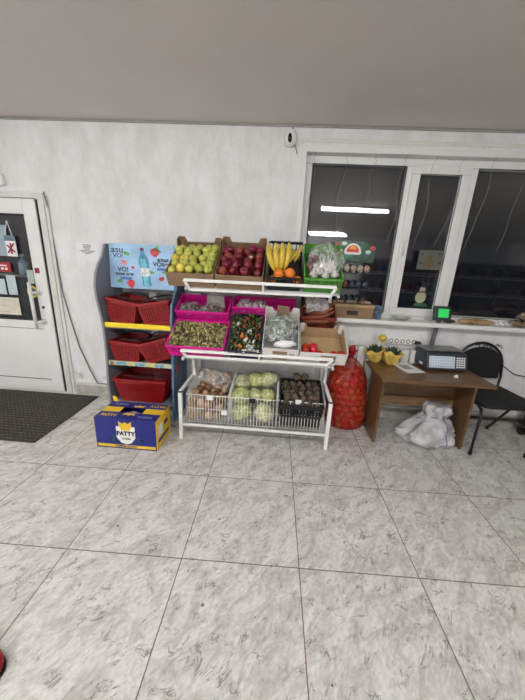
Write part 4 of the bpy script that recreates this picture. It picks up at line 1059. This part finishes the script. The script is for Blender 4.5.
for (x, z) in ((-.035, .285), (.03, .29)):
    c = put(bt[0], bL, (x, .33, z), rrot(), 1.1); c['label'] = 'dark beetroot perched on the back rim of the black crate'; c['group'] = 'beetroots on the rim'
retire(bt)

# ================================================================== ONION NET
ob = thing('onion_net_sack', 'tall red net sack full of onions on the floor right of the rack', 'sack', (.50, -.18, 0))
def bag_r(u):     # radius profile up the sack
    return [(.0, .165), (.08, .195), (.3, .195), (.48, .175), (.58, .135), (.64, .08), (.68, .035), (.72, .03), (.76, .06)]
def prof_at(z):
    P = bag_r(0)
    for (a, ra), (b, rb) in zip(P, P[1:]):
        if a <= z <= b: return ra + (rb-ra)*(z-a)/(b-a)
    return P[-1][1]
ons = []
po = apple_mesh('onion', mat('net_onion', rgb(214, 130, 76), .35, var=.15, scale=16, objvar=.2), .036); tag(po, 'orange brown onion seen through the red net of the sack', 'onion', 'onions in the red net')
pos_ = []
z = .04; row = 0
while z < .57:
    R0 = prof_at(z) - .04; n = max(3, int(2*PI*R0/.070))
    for k in range(n):
        a = 2*PI*(k + .5*(row % 2))/n; x, y = R0*math.cos(a)*1.0, R0*.78*math.sin(a)
        lean = (z/.7)*-.03
        p = Vector((x+lean+.03, y, z+random.uniform(-.006, .006))); pos_.append(p)
        put(po, ident, Vector((.50, -.18, 0))+p, rrot(), random.uniform(.95, 1.08))
    z += .058; row += 1
retire([po])
m = MB(); NS, NR = 64, 70; rings = []
for j in range(NR):
    z = .75*j/(NR-1); rings.append([])
    for k in range(NS):
        a = 2*PI*k/NS; R1 = prof_at(z); lean = (min(z, .7)/.7)*-.03
        p = Vector((R1*math.cos(a)+lean+.03, R1*.80*math.sin(a), z+.002))
        if z < .59:
            best = min((p - q).length for q in pos_); bump_ = max(0, .045-best)
            d = Vector((p.x-lean-.03, p.y, 0)).normalized(); p += d*(.006 - .35*max(0, best-.036))
        else:
            p.x += .012*math.sin(a*5)*(1 if z < .7 else 2); p.y += .01*math.cos(a*7)
        p.z = max(p.z, .002)
        rings[-1].append(m.bm.verts.new(p))
for A, B in zip(rings, rings[1:]):
    for k in range(NS): m.bm.faces.new((A[k], A[(k+1) % NS], B[(k+1) % NS], B[k]))
m.bm.faces.new(rings[0][::-1])
def net_material():
    m_ = bpy.data.materials.new('red_net'); m_.use_nodes = True; nt = m_.node_tree; b = nt.nodes['Principled BSDF']; L = nt.links.new
    tc = nt.nodes.new('ShaderNodeTexCoord'); n = nt.nodes.new('ShaderNodeTexNoise'); n.inputs['Scale'].default_value = 14; n.inputs['Detail'].default_value = 4; L(tc.outputs['Object'], n.inputs['Vector'])
    r = nt.nodes.new('ShaderNodeMapRange'); r.inputs[1].default_value = .3; r.inputs[2].default_value = .7; r.inputs[3].default_value = .42; r.inputs[4].default_value = .8; L(n.outputs['Fac'], r.inputs[0])
    L(r.outputs[0], b.inputs['Alpha']); b.inputs['Base Color'].default_value = rgb(168, 12, 20); b.inputs['Roughness'].default_value = .3
    return m_
M_NET = net_material()
m.build('net', M_NET, ob, smooth=True)
m = MB(); m.tube([(.01, 0, .71), (.01, .005, .74), (.02, 0, .77), (.03, 0, .80)], .02, 8, rs=[.03, .04, .028, .006]); m.build('gathered_top', mat('net_top_red', rgb(190, 24, 30), .5, var=.3, scale=60), ob, smooth=True)
m = MB(); m.tube([(.0+.034*math.cos(a), .03*math.sin(a), .685) for a in [2*PI*k/12 for k in range(12)]], .005, 5, closed=True); m.build('tie_cord', M_BLACK, ob)

# ================================================================== ON THE SILL
ZS = 1.03
t = thing('window_box', 'low brown cardboard box with a black mark on the left of the window sill', 'box', (.47, -.045, ZS))
m = MB(); m.box(-.21, .21, -.06, .06, 0, .10); m.build('box_body', M_CARD, t, bevel=.002)
m = MB(); m.hexa([(-.215, -.062, .10), (.215, -.062, .10), (.215, .062, .10), (-.215, .062, .10)], [(-.215, -.062, .125), (.215, -.062, .125), (.215, .062, .125), (-.215, .062, .125)]); m.build('box_lid', M_CARDL, t, bevel=.002)
m = MB(); m.box(-.03, .07, -.0612, -.06, .03, .07); m.build('printed_mark', M_BLACK, t)
M_PK = mat('snack_packet_film', rgb(176, 150, 130), .3, var=.5, scale=30)
for k, (x, w, lb) in enumerate(((-.12, .10, 'tan snack packet lying at the left end of the sill box'), (.0, .10, 'tan snack packet lying in the middle of the sill box'), (.13, .10, 'tan snack packet lying at the right end of the sill box'))):
    m = MB(); m.ball((0, 0, 0), w*.6, 3, disp=.3, freq=2.5, seed=60+k, sc=(1, .6, .25)); o = m.build('snack_packet', M_PK, smooth=True); tag(o, lb, 'packet'); o.location = (.47+x, -.045, ZS+.125+.017)
m = MB(); m.box(-.03, .035, -.04, .04, 0, .12); o = m.build('blue_carton', mat('blue_pack', rgb(74, 96, 120), .4, var=.5, scale=30), bevel=.006); tag(o, 'small blue grey packet standing right of the sill box', 'packet'); o.location = (.725, -.04, ZS+.001)
# snack display standing in the window
t = thing('snack_display', 'black wire display of snacks under a bright printed header in the window', 'display rack', (.475, .012, ZS))
m = MB()
for x in (-.14, .14): m.tube([(x, .045, 0), (x, .045, .66)], .005, 6)
for z in (.12, .26, .40, .50): m.box(-.15, .15, -.03, .045, z-.008, z)
m.build('wire_frame', M_BLACK, t)
hd = MB(); pts = [(-.17, .50), (.155, .50), (.16, .63), (.05, .665), (-.09, .665), (-.19, .66), (-.20, .60)]
hd.prism(pts, -.036, -.030); h_ = hd.build('header_board', mat('header_green', rgb(44, 110, 84), .4, var=.5, scale=14), t)
def disc(name, cx, cz, rx, rz, y, matl, par, half=False):
    m = MB(); m.prism([(cx+rx*math.cos(a), cz+rz*math.sin(a)) for a in ([PI*k/14 for k in range(15)] if half else [2*PI*k/20 for k in range(20)])], y, -.0305); return m.build(name, matl, par)
disc('white_emblem', -.035, .565, .075, .085, -.038, M_PAPER, h_, True); disc('red_emblem', -.035, .575, .055, .06, -.0395, mat('logo_red', rgb(206, 50, 34), .4), h_, True); disc('yellow_emblem', -.035, .60, .03, .03, -.041, mat('logo_yellow', rgb(240, 170, 50), .4), h_, True)
m = MB(); m.box(-.10, .03, -.0405, -.036, .556, .57); m.build('white_band', M_PAPER, h_)
for k, (x, z, c) in enumerate(((-.175, .635, rgb(196, 60, 80)), (-.15, .585, rgb(220, 200, 60)), (-.115, .645, rgb(220, 220, 220)), (.10, .58, rgb(196, 206, 214)), (.135, .615, rgb(200, 70, 60)), (-.13, .53, rgb(240, 200, 40)))):
    disc('printed_sweet', x, z, .024, .017, -.038, mat('sweet_%d' % k, c, .4, var=.2, scale=50), h_)
sn = []
for k, c in enumerate((rgb(196, 150, 130), rgb(210, 196, 180), rgb(120, 60, 56), rgb(70, 64, 62), rgb(60, 72, 84))):
    m = MB(); m.ball((0, 0, .035), .036, 2, disp=.2, freq=2, seed=70+k, sc=(.8, .55, 1)); o = m.build('snack_bag', mat('snack_%d' % k, c, .3, var=.4, scale=50), smooth=True); tag(o, 'snack bag on the wire display in the window', 'snack bag', 'snack bags on the window display'); sn.append(o)
for z, opts in ((.40, (0, 1, 1)), (.26, (2, 3, 4)), (.12, (3, 4, 2))):
    for k in range(5):
        c = put(sn[random.choice(opts)], ident, (.475-.12+k*.06, .012, ZS+z+.001), None, 1)
        c['label'] = 'snack bag ' + ('at the left end', 'second from the left', 'in the middle', 'second from the right', 'at the right end')[k] + ' of the ' + {.40: 'upper', .26: 'middle', .12: 'lower'}[z] + ' window display shelf'
retire(sn)
# bowl, loaf and packets on the sill
t = thing('glass_saucer', 'small clear glass saucer on the sill right of the sill boxes', 'saucer', (.955, -.05, ZS))
m = MB(); m.lathe([(.0, .002), (.03, .002), (.055, .012), (.085, .03), (.088, .032), (.082, .031), (.052, .016), (.0, .007)], 20); m.build('bowl_body', mat('thick_glass', rgb(200, 206, 196), .15, alpha=.65), t, smooth=True)
m = MB()
m.ball((0, 0, .028), .05, 4, disp=.12, freq=3, seed=80, sc=(3.3, .8, .55)); o = m.build('bread_baguette', mat('bread_film', rgb(170, 140, 98), .35, var=.35, scale=20), smooth=True); tag(o, 'long wrapped loaf lying on the sill right of the scale display', 'bread'); o.location = (1.61, -.06, ZS)
m = MB(); m.ball((0, 0, .02), .035, 3, disp=.3, freq=3, seed=81, sc=(1.5, .8, .5)); o = m.build('snack_packet', mat('dark_red_pack', rgb(80, 40, 36), .3, var=.5, scale=40), smooth=True); tag(o, 'small dark red packet between the scale display and the long loaf', 'packet'); o.location = (1.375, -.06, ZS)
m = MB(); m.ball((0, 0, .02), .045, 3, disp=.4, freq=3, seed=82, sc=(1.8, .8, .4)); o = m.build('plastic_bag', plastic_film('clear_film_pale', (.85, .85, .83, 1), .6), smooth=True); tag(o, 'flat white plastic bag on the sill right of the long loaf', 'plastic bag'); o.location = (1.86, -.05, ZS)
for k, (dx, z, w, a) in enumerate(((0, .03, .11, .0), (.03, .075, .10, .15), (.05, .12, .095, -.1), (.075, .165, .08, .1))):
    m = MB(); m.ball((0, 0, 0), w, 3, disp=.25, freq=2.5, seed=90+k, sc=(1.2, .5, .26)); o = m.build('dried_fish_packet', mat('fish_film_%d' % (k % 2), (rgb(138, 118, 96), rgb(112, 98, 82))[k % 2], .25, var=.55, scale=25), smooth=True)
    tag(o, ('lowest brown film wrapped packet of the pile at the right of the sill', 'second brown film wrapped packet from the bottom of the sill pile', 'third brown film wrapped packet of the sill pile', 'topmost brown film wrapped packet of the sill pile')[k], 'packet'); o.location = (2.04+dx, -.05, ZS+z); o.rotation_euler = (0, a, 0)

# decorations on the glass
t = thing('tree_card', 'square white card with a small decorated tree on the narrow window sash', 'card', (1.147, .04, 1.49))
m = MB(); m.box(-.105, .105, 0, .003, 0, .165); m.build('card_sheet', mat('grey_card', rgb(92, 92, 86), .6, var=.08), t)
m = MB(); m.prism([(-.05, .03), (.05, .03), (.026, .07), (.036, .07), (.015, .105), (.02, .105), (0, .145), (-.02, .105), (-.015, .105), (-.036, .07), (-.026, .07)], -.001, 0); m.build('tree_picture', mat('print_olive', rgb(98, 84, 34), .5, var=.3, scale=60), t)
m = MB(); m.box(-.006, .006, -.001, 0, .012, .03); m.build('trunk_picture', mat('print_brown', rgb(70, 50, 40), .5), t)
for (x, z) in ((-.075, .13), (.07, .135), (.085, .06), (-.075, .05)):
    m = MB(); m.prism([(x+.014*math.cos(a)*(1 if k % 2 else .5), z+.014*math.sin(a)*(1 if k % 2 else .5)) for k, a in enumerate([2*PI*q/10 for q in range(10)])], -.001, 0)
    m.build('snowflake_picture', mat('print_dark', rgb(36, 26, 28), .5), t)
t = thing('snowman_sticker', 'small snowman with a black hat stuck on the narrow window sash', 'decoration', (1.135, .055, 1.155))
def ssolid(name, pts, y0, y1, matl): m = MB(); m.prism(pts, y0, y1); return m.build(name, matl, t, bevel=.001)
circ = lambda cx, cz, rx, rz=None: [(cx+rx*math.cos(a), cz+(rz or rx)*math.sin(a)) for a in [2*PI*k/20 for k in range(20)]]
ssolid('body', circ(0, .085, .048, .055), -.004, 0, mat('snow_cream', rgb(168, 164, 140), .6)); ssolid('head', circ(.005, .155, .026), -.005, 0, mat('snow_cream', rgb(168, 164, 140), .6))
ssolid('scarf', [(-.03, .128), (.035, .128), (.035, .142), (-.03, .142)], -.007, -.001, mat('scarf_brown', rgb(70, 50, 40), .6))
ssolid('hat', [(-.03, .175), (.042, .175), (.042, .182), (.025, .184), (.03, .222), (-.016, .222), (-.012, .184), (-.03, .182)], -.006, 0, M_BLACK)
ssolid('arm', [(.04, .10), (.06, .125), (.064, .12), (.046, .09)], -.004, 0, mat('scarf_brown', rgb(70, 50, 40), .6)); ssolid('grass', [(-.055, .0), (.075, .0), (.07, .025), (.04, .035), (.0, .028), (-.04, .034)], -.004, 0, mat('grass_green', rgb(36, 96, 52), .6))
ssolid('face', circ(.0, .157, .004), -.006, -.005, M_BLACK)

# icicle garland: one cord along the window head with hanging strands
gt = thing('light_garland', 'thin unlit icicle light garland hung across the top of the window', 'string lights', (0, .045, 0))
M_GAR = mat('garland_wire', rgb(140, 140, 136), .4, var=.1)
m = MB(); cord = []
for k in range(60):
    x = -.02 + k*.05; cord.append((x, -.05 if x < 3 else 0, 2.385 - .012*abs(math.sin(x*2.1)) ))
m.tube(cord, .003, 5); m.build('main_cord', M_GAR, gt)
strands = [(.04, 1.70), (.30, 1.80), (.54, 2.05), (.785, 1.72), (1.03, 1.67), (1.25, 1.70), (1.49, 1.68), (1.76, 1.68), (2.05, 1.9)]
for k, (x, zb_) in enumerate(strands):
    m = MB(); pts = []; n = 9
    for i in range(n):
        f = i/(n-1); pts.append((x + .018*math.sin(f*7+k) - .035*f + (-.05*max(0, f-.75)/.25 if k in (5, 6, 7) else 0), -.01+.004*math.sin(f*9), 2.335 + (zb_-2.335)*f))
    m.tube([(x, -.05, 2.38), (x, -.012, 2.35)] + pts, .0015, 4)
    for i in (2, 4, 6, 8): m.ball(pts[i], .004, 1)
    m.build('strand', M_GAR, gt)

# ================================================================== RADIATORS, SOCKETS
def radiator(x, n, label):
    t = thing('radiator', label, 'radiator', (x, 0, .27))
    M_R = M_PVCDIRTY
    for k in range(n):
        m = MB(); xx = k*.08
        m.prism([(xx+.004, -.13), (xx+.03, -.14), (xx+.05, -.14), (xx+.076, -.13), (xx+.076, -.05), (xx+.004, -.05)], .0, .50, 'z')
        m.tube([(xx, -.09, .05), (xx+.08, -.09, .05)], .02, 10); m.tube([(xx, -.09, .46), (xx+.08, -.09, .46)], .02, 10)
        m.build('section', M_R, t, bevel=.006)
    m = MB(); m.tube([(n*.08, -.09, .05), (n*.08+.06, -.09, .05), (n*.08+.06, -.03, .05)], .012, 8); m.tube([(-.06, -.09, .46), (0, -.09, .46)], .012, 8); m.build('pipe', M_R, t, smooth=True)
    m = MB(); m.box(.1, .14, -.05, 0, .4, .44); m.box(n*.08-.14, n*.08-.1, -.05, 0, .4, .44); m.build('wall_bracket', M_R, t)
    return t
radiator(.50, 9, 'white ribbed radiator under the window behind the desk')
m = MB(); m.tube([(1.45, -.06, .10), (3.6, -.06, .11)], .016, 8); tag(m.build('heating_pipe', mat('dark_pipe', rgb(60, 56, 54), .6), smooth=True), 'dark heating pipe running low along the wall behind the chair', 'pipe')
t = thing('socket_strip', 'white power strip with five round sockets on the wall above the desk', 'power strip', (1.025, 0, .80))
m = MB(); m.box(-.16, .14, -.045, 0, 0, .062); m.build('strip_body', M_WHITE, t, bevel=.008)
for k in range(5):
    m = MB(); m.tube([(-.125+k*.053, -.047, .031), (-.125+k*.053, -.044, .031)], .02, 16); s_ = m.build('socket', mat('socket_grey', rgb(110, 108, 104), .5), t)
    m = MB(); m.tube([(-.125+k*.053, -.0485, .031), (-.125+k*.053, -.0465, .031)], .012, 14); m.build('socket_well', M_WHITE, s_)
m = MB(); m.tube([(.105, -.05, .028), (.12, -.085, .022)], .02, 10); m.tube([(.12, -.085, .022), (.10, -.1, -.02), (.08, -.09, -.09)], .005, 6); m.ball((.12, -.08, .024), .022, 2); o = m.build('power_plug', M_BLACK, smooth=True); tag(o, 'black plug in the rightmost socket of the power strip', 'plug'); o.location = (1.025, 0, .80)
t = thing('charger', 'pair of white adapters on the wall under the power strip', 'adapter', (.99, 0, .68))
for x in (-.05, .03): m = MB(); m.box(x-.024, x+.024, -.04, 0, .0, .09); m.box(x-.03, x+.03, -.045, -.03, .03, .06); m.build('adapter_body', M_WHITE, t, bevel=.004)
# cables at the right
m = MB(); m.tube([(1.80, -.02, .70), (1.90, -.012, .69), (2.0, -.012, .645), (2.12, -.012, .565), (2.26, -.012, .545), (2.6, -.012, .53)], .005, 6); tag(m.build('cable', mat('dark_cable', rgb(70, 68, 66), .5), smooth=True), 'thin dark cable running along the wall right of the chair', 'cable')
m = MB()
for k in range(7):
    x = 1.70+k*.034; m.tube([(x, -.01, .83+.012*math.sin(k*2.3)), (x+.02, -.02, .85-.01*math.cos(k*3)), (x+.04, -.01, .82+.012*math.sin(k*1.7))], .004, 5)
tag(m.build('wire_tangle', M_BLACK, smooth=True), 'small black tangle of wire on the wall just above the chair back', 'wire')
m = MB(); m.tube([(1.60, -.02, .42), (1.68, -.03, .34), (1.72, -.02, .27), (1.66, -.02, .20), (1.55, -.03, .17)], .004, 5); tag(m.build('cable', M_CABLE, smooth=True), 'thin looped cable hanging on the wall behind the chair seat', 'cable')

# ================================================================== DESK
dk = thing('desk', 'brown laminate desk with solid side panels in front of the radiator', 'desk', (1.10, -.35, 0))
ZT = .655
m = MB(); m.box(-.44, .43, -.27, .19, ZT-.024, ZT); m.build('desk_top', M_DESK, dk, bevel=.002)
for x in (-.365, .375): m = MB(); m.box(x-.011, x+.011, -.135, .17, .0, ZT-.024); m.build('side_panel', M_DESK, dk, bevel=.001)
m = MB(); m.box(-.354, .364, .10, .118, .30, ZT-.024); m.build('back_panel', M_DESK, dk)
m = MB(); m.box(-.354, .364, .085, .1, .28, .37); m.build('stretcher', wood_material('lighter_laminate', rgb(104, 78, 52), rgb(130, 100, 68)), dk)
# paper
t = thing('paper_sheet', 'white printed sheet lying on the desk left of the scale', 'paper', (.975, -.28, ZT+.001), (0, 0, math.radians(12)))
m = MB(); m.box(-.085, .085, -.15, .11, 0, .0012); m.build('sheet', M_PAPER, t)
m = MB(); m.box(-.05, .04, -.06, .05, .0012, .002); m.build('printed_block', mat('grey_print_block', rgb(176, 174, 172), .7, var=.3, scale=40), t)
m = MB(); m.hexa([(-.02, -.012, 0), (.01, -.018, 0), (.022, .006, 0), (-.01, .014, 0)], [(-.012, -.008, .018), (.008, -.01, .026), (.014, .006, .02), (-.006, .01, .012)]); o = m.build('receipt_scrap', M_PAPER); tag(o, 'small crumpled white receipt scrap on the desk in front of the scale', 'paper scrap'); o.location = (1.30, -.465, ZT+.001)

# scale
sc_ = thing('shop_scale', 'dark electronic shop scale with white keypad and pole display on the desk', 'scale', (1.285, -.20, ZT), (0, 0, math.radians(4)))
M_SC = mat('scale_slate', rgb(50, 56, 66), .4, var=.08)
m = MB(); m.prism([(-.145, .012), (-.143, .022), (-.105, .142), (-.06, .156), (.10, .156), (.145, .03), (.14, .012)], -.175, .175, 'x'); m.build('scale_body', M_SC, sc_, bevel=.01)
for (x, y) in ((-.14, -.10), (.14, -.10), (-.14, .11), (.14, .11)): m = MB(); m.tube([(x, y, 0), (x, y, .014)], .014, 10); m.build('foot', M_BLACK, sc_)
m = MB(); m.box(-.172, .165, -.075, .10, .160, .174); m.build('weighing_platter', mat('platter_steel', rgb(132, 132, 130), .35, metal=.5, var=.1), sc_, bevel=.008)
# keypad lies on the sloping face
sl = Vector((-.105, .098, 0)) ; 
th = math.atan2(.12, .038)
KM = Matrix.Translation((0, -.1445, .022)) @ Matrix.Rotation(th, 4, 'X')
m = MB(); m.T = KM; m.box(-.16, .062, .012, .112, -.001, .0025); kp = m.build('keypad', mat('keypad_white', rgb(206, 216, 226), .4, var=.03), sc_)
m = MB(); m.T = KM
for i in range(10):
    for j in range(4): m.box(-.152+i*.021, -.152+i*.021+.014, .02+j*.023, .02+j*.023+.013, .0025, .0032)
m.build('key', mat('key_grey', rgb(170, 182, 198), .5), kp)
m = MB(); m.T = KM; m.box(.072, .155, .012, .112, -.001, .002); k2 = m.build('keypad', mat('keypad_dark', rgb(70, 76, 88), .4), sc_)
m = MB(); m.T = KM
for i in range(4):
    for j in range(5): m.box(.076+i*.02, .076+i*.02+.014, .017+j*.019, .017+j*.019+.012, .002, .0032)
m.build('key', M_PAPER, k2)
m = MB(); m.box(-.1765, -.175, -.06, -.01, .03, .05); m.build('side_label', M_PAPER, sc_)
m = MB(); m.bar((-.015, .13, .10), (.01, .135, .45), .034, .022); m.build('display_pole', mat('pole_grey', rgb(96, 98, 104), .4), sc_, bevel=.003)
dm = MB(); dm.T = Matrix.Translation((.012, .115, .462)) @ Matrix.Rotation(math.radians(-12), 4, 'X'); dm.box(-.076, .076, -.018, .02, -.062, .066); dm.build('display_housing', M_SC, sc_, bevel=.008)
dm = MB(); dm.T = Matrix.Translation((.012, .115, .462)) @ Matrix.Rotation(math.radians(-12), 4, 'X'); dm.box(-.048, .048, -.0205, -.018, -.036, .042); dm.build('lit_screen', mat('screen_green', rgb(40, 170, 80), .4, emit=rgb(50, 215, 95), estr=.5, var=.02), sc_)

# wrapped plants
def wrapped_plant(x, y, lean, h, label):
    t = thing('wrapped_plant', label, 'plant', (x, y, ZT), (0, lean, 0))
    M_Y = mat('yellow_wrap', rgb(222, 190, 96), .55, var=.22, scale=14, bump=.5, bscale=30); n = 40; m = MB(); rings = []
    for (r_, z) in ((.0, 0), (.035, .0), (.045, .02), (.062, .06), (.072, .10), (.088, .135)):
        rings.append([m.bm.verts.new(((r_*(1+.11*math.sin(k*2*PI/n*7+z*20))*math.cos(2*PI*k/n)), r_*(1+.11*math.sin(k*2*PI/n*7+z*20))*math.sin(2*PI*k/n), z*h/.135 + (.012*math.sin(k*2*PI/n*5) if z > .1 else 0))) for k in range(n)])
    for A, B in zip(rings, rings[1:]):
        for k in range(n): m.bm.faces.new((A[k], A[(k+1) % n], B[(k+1) % n], B[k]))
    m.build('paper_wrap', M_Y, t, smooth=True, solid=.003)
    m = MB(); m.lathe([(0, .01), (.035, .01), (.055, h*.75), (0, h*.78)], 16); m.build('soil', mat('dark_soil', rgb(50, 40, 30), .9), t)
    m = MB()
    for k in range(34):
        a = k*2.4; el = .35 + 1.1*(k/34.0); L = .05+.012*math.sin(k*5)
        b0 = Vector((.012*math.cos(a), .012*math.sin(a), h*.72)); d = Vector((math.cos(a)*math.cos(el), math.sin(a)*math.cos(el), math.sin(el)))
        m.tube([b0, b0+d*L*.4, b0+d*L*.8+Vector((0, 0, .006)), b0+d*L*1.25+Vector((0, 0, .014))], .01, 6, rs=[.004, .011, .009, .001])
    m.build('leaves', mat('succulent_green', rgb(40, 62, 42), .5, var=.35, scale=30), t, smooth=True)
    return t
wrapped_plant(.735, -.185, math.radians(-10), .12, 'dark green succulent in yellow paper at the back left corner of the desk')
wrapped_plant(.845, -.235, math.radians(8), .12, 'dark green succulent in yellow paper nearer the paper sheet on the desk')
m = MB(); m.ball((0, 0, 0), .032, 3, sc=(1, 1, 1.1), disp=.1); m.tube([(0, 0, -.14), (0, 0, -.02)], .004, 6); o = m.build('yellow_pompon', mat('pompon_yellow', rgb(222, 196, 70), .6, var=.15, scale=30), smooth=True); tag(o, 'yellow ball flower standing between the two wrapped plants', 'flower'); o.location = (.785, -.13, ZT+.215)

# white sack under the desk
def sack():
    t = thing('woven_sack', 'dirty white woven sack tied at the top, under the right of the desk', 'sack', (1.24, -.37, 0))
    m = MB(); NS, NR = 96, 60; rings = []
    for j in range(NR):
        f = j/(NR-1); z = .36*f
        if f < .12: R1 = .17 + .45*f
        elif f < .72: R1 = .225 - .13*((f-.12)/.6)**1.6
        else: R1 = .095 + .02*math.sin((f-.72)/.28*PI)
        rr_ = []
        for k in range(NS):
            a = 2*PI*k/NS; fold = .10*math.sin(a*6+f*7)*min(1, f*1.5) + .22*noise.noise(Vector((math.cos(a)*2.2, math.sin(a)*2.2, f*4))) + .16*abs(noise.noise(Vector((math.cos(a)*4.5, math.sin(a)*4.5, f*9)))) - .05
            r_ = R1*(1+fold)*(1.05 if math.cos(a) < 0 else .97)
            x = r_*math.cos(a) + .05*f - (.05*max(0, -math.cos(a))*(1-f)**3); y = r_*.80*math.sin(a)
            rr_.append(m.bm.verts.new((x, y, z + .012*noise.noise(Vector((x*12, y*12, f*5)))*min(1, f*8))))
        rings.append(rr_)
    for A, B in zip(rings, rings[1:]):
        for k in range(NS): m.bm.faces.new((A[k], A[(k+1) % NS], B[(k+1) % NS], B[k]))
    m.bm.faces.new(rings[0][::-1]); c_ = m.bm.verts.new((.05, 0, .34))
    for k in range(NS): m.bm.faces.new((rings[-1][k], rings[-1][(k+1) % NS], c_))
    m.build('sack_body', mat('woven_white', rgb(190, 188, 192), .5, var=.22, scale=9, bump=1.0, bscale=16), t, smooth=True)
    m = MB(); pts = []
    for j in range(12):
        f = j/11*.85; a = -1.2; z = .36*f
        R1 = (.17+.45*f) if f < .12 else (.225-.13*((f-.12)/.6)**1.6 if f < .72 else .1)
        fold = .10*math.sin(a*6+f*7)*min(1, f*1.5) + .22*noise.noise(Vector((math.cos(a)*2.2, math.sin(a)*2.2, f*4))) + .16*abs(noise.noise(Vector((math.cos(a)*4.5, math.sin(a)*4.5, f*9)))) - .05
        r_ = R1*(1+fold)*.97+.001; pts.append((r_*math.cos(a)+.05*f, r_*.8*math.sin(a), z+.004))
    m.tube(pts, .0045, 5); m.build('blue_stripe', mat('stripe_blue', rgb(90, 104, 160), .6), t)
    m = MB(); m.tube([(.04+.105*math.cos(a), .085*math.sin(a), .262+.008*math.sin(a*3)) for a in [2*PI*k/20 for k in range(20)]], .006, 5, closed=True); m.build('tie_cord', M_CABLE, t)
sack()

# ================================================================== CHAIRS
M_TUBEB = mat('black_tube', rgb(20, 20, 22), .35, var=.1); M_FAB = mat('black_fabric', rgb(22, 22, 24), .85, var=.25, scale=80, bump=.3, bscale=300)
def chair(loc, rz, label):
    t = thing('office_chair', label, 'chair', loc, (0, 0, rz))
    m = MB()
    m.prism([(-.22, -.235), (-.16, -.255), (.16, -.255), (.22, -.235), (.235, -.1), (.22, .18), (.17, .205), (-.17, .205), (-.22, .18), (-.235, -.1)], .425, .475, 'z'); m.build('seat', M_FAB, t, bevel=.016)
    # back: rounded hoop frame with pad
    hoop = [(-.21, .20, .56)] + [(-.21*math.cos(a), .20+.05*math.sin(a)*.6+.02, .66+.205*math.sin(a)) for a in [PI*k/14 for k in range(15)]] + [(.21, .20, .56)]
    m = MB(); m.tube(hoop, .011, 8); m.build('back_frame', M_TUBEB, t, smooth=True)
    m = MB(); n = 14
    padpts = [(-.20, .53), (.20, .53)] + [(.20*math.cos(a), .665+.165*math.sin(a)) for a in [PI*k/n for k in range(n+1)]]
    m.prism(padpts, .205, .245, 'y'); m.build('backrest', M_FAB, t, bevel=.012)
    for s in (-1, 1):
        m = MB(); m.tube([(s*.20, -.15, .415), (s*.215, -.215, .405), (s*.225, -.24, .36), (s*.232, -.25, .012)], .0115, 8); lg = m.build('leg', M_TUBEB, t, smooth=True)
        m = MB(); m.tube([(s*.232, -.25, 0), (s*.232, -.25, .03)], .015, 8); m.build('foot_cap', M_BLACK, lg)
        m = MB(); m.tube([(s*.20, -.10, .415), (s*.215, -.02, .36), (s*.232, .20, .012)], .0115, 8); lg = m.build('leg', M_TUBEB, t, smooth=True)
        m = MB(); m.tube([(s*.232, .20, 0), (s*.232, .197, .03)], .015, 8); m.build('foot_cap', M_BLACK, lg)
        m = MB(); m.tube([(s*.20, -.12, .418), (s*.205, .17, .418), (s*.21, .20, .46), (s*.21, .20, .58)], .011, 8); m.build('back_post', M_TUBEB, t, smooth=True)
    m = MB(); m.tube([(-.20, -.12, .412), (.20, -.12, .412)], .010, 8); m.tube([(-.20, .12, .412), (.20, .12, .412)], .010, 8); m.build('cross_rail', M_TUBEB, t, smooth=True)
    return t
chair((1.745, -.29, 0), math.radians(2), 'black fabric chair with rounded back beside the desk')
# dark stool-like trolley at the right edge
t = thing('floor_trolley', 'dark floor trolley standing at the right edge behind the chair', 'trolley', (2.34, -.24, 0))
m = MB(); m.box(-.12, .14, -.22, .14, .10, .14); m.build('platform', M_BLACK, t, bevel=.01)
for (x, y) in ((-.1, -.17), (.12, -.17), (-.1, .1), (.12, .1)):
    m = MB(); m.T = Matrix.Translation((x, y, .04)) @ Matrix.Rotation(PI/2, 4, 'Y'); m.lathe([(0, -.012), (.04, -.012), (.04, .012), (0, .012)], 14); m.build('wheel', M_BLACK, t)
    m = MB(); m.tube([(x, y, .04), (x, y, .10)], .008, 6); m.build('caster_fork', M_STEEL, t)
m = MB(); m.box(-.10, .12, -.20, .12, .14, .36); m.build('carried_box', mat('dark_grey_box', rgb(62, 60, 58), .7, var=.2), t, bevel=.006)

# red object cut by the lower left edge
t = thing('red_slipper', 'tip of a red slipper with black sole at the lower left edge', 'slipper', (-1.143, -2.150, 0), (0, 0, math.radians(-20)))
m = MB(); m.prism([(.065*math.cos(a)-.0 if math.cos(a) > 0 else -.16, .042*math.sin(a)) for a in [-PI/2+PI*k/12 for k in range(13)]] + [(-.16, .042), (-.16, -.042)], 0, .009, 'z'); m.build('sole', M_BLACK, t)
m = MB(); m.ball((-.015, 0, .022), .056, 3, sc=(1.35, .76, .62), fn=lambda q, p: Vector((q.x, q.y, max(q.z, -.008)))); m.build('upper', mat('slipper_red', rgb(170, 26, 34), .5, var=.15), t, smooth=True)
bpy.data.objects.remove(ident)
for o in bpy.data.objects:
    if 'place' in o: del o['place']
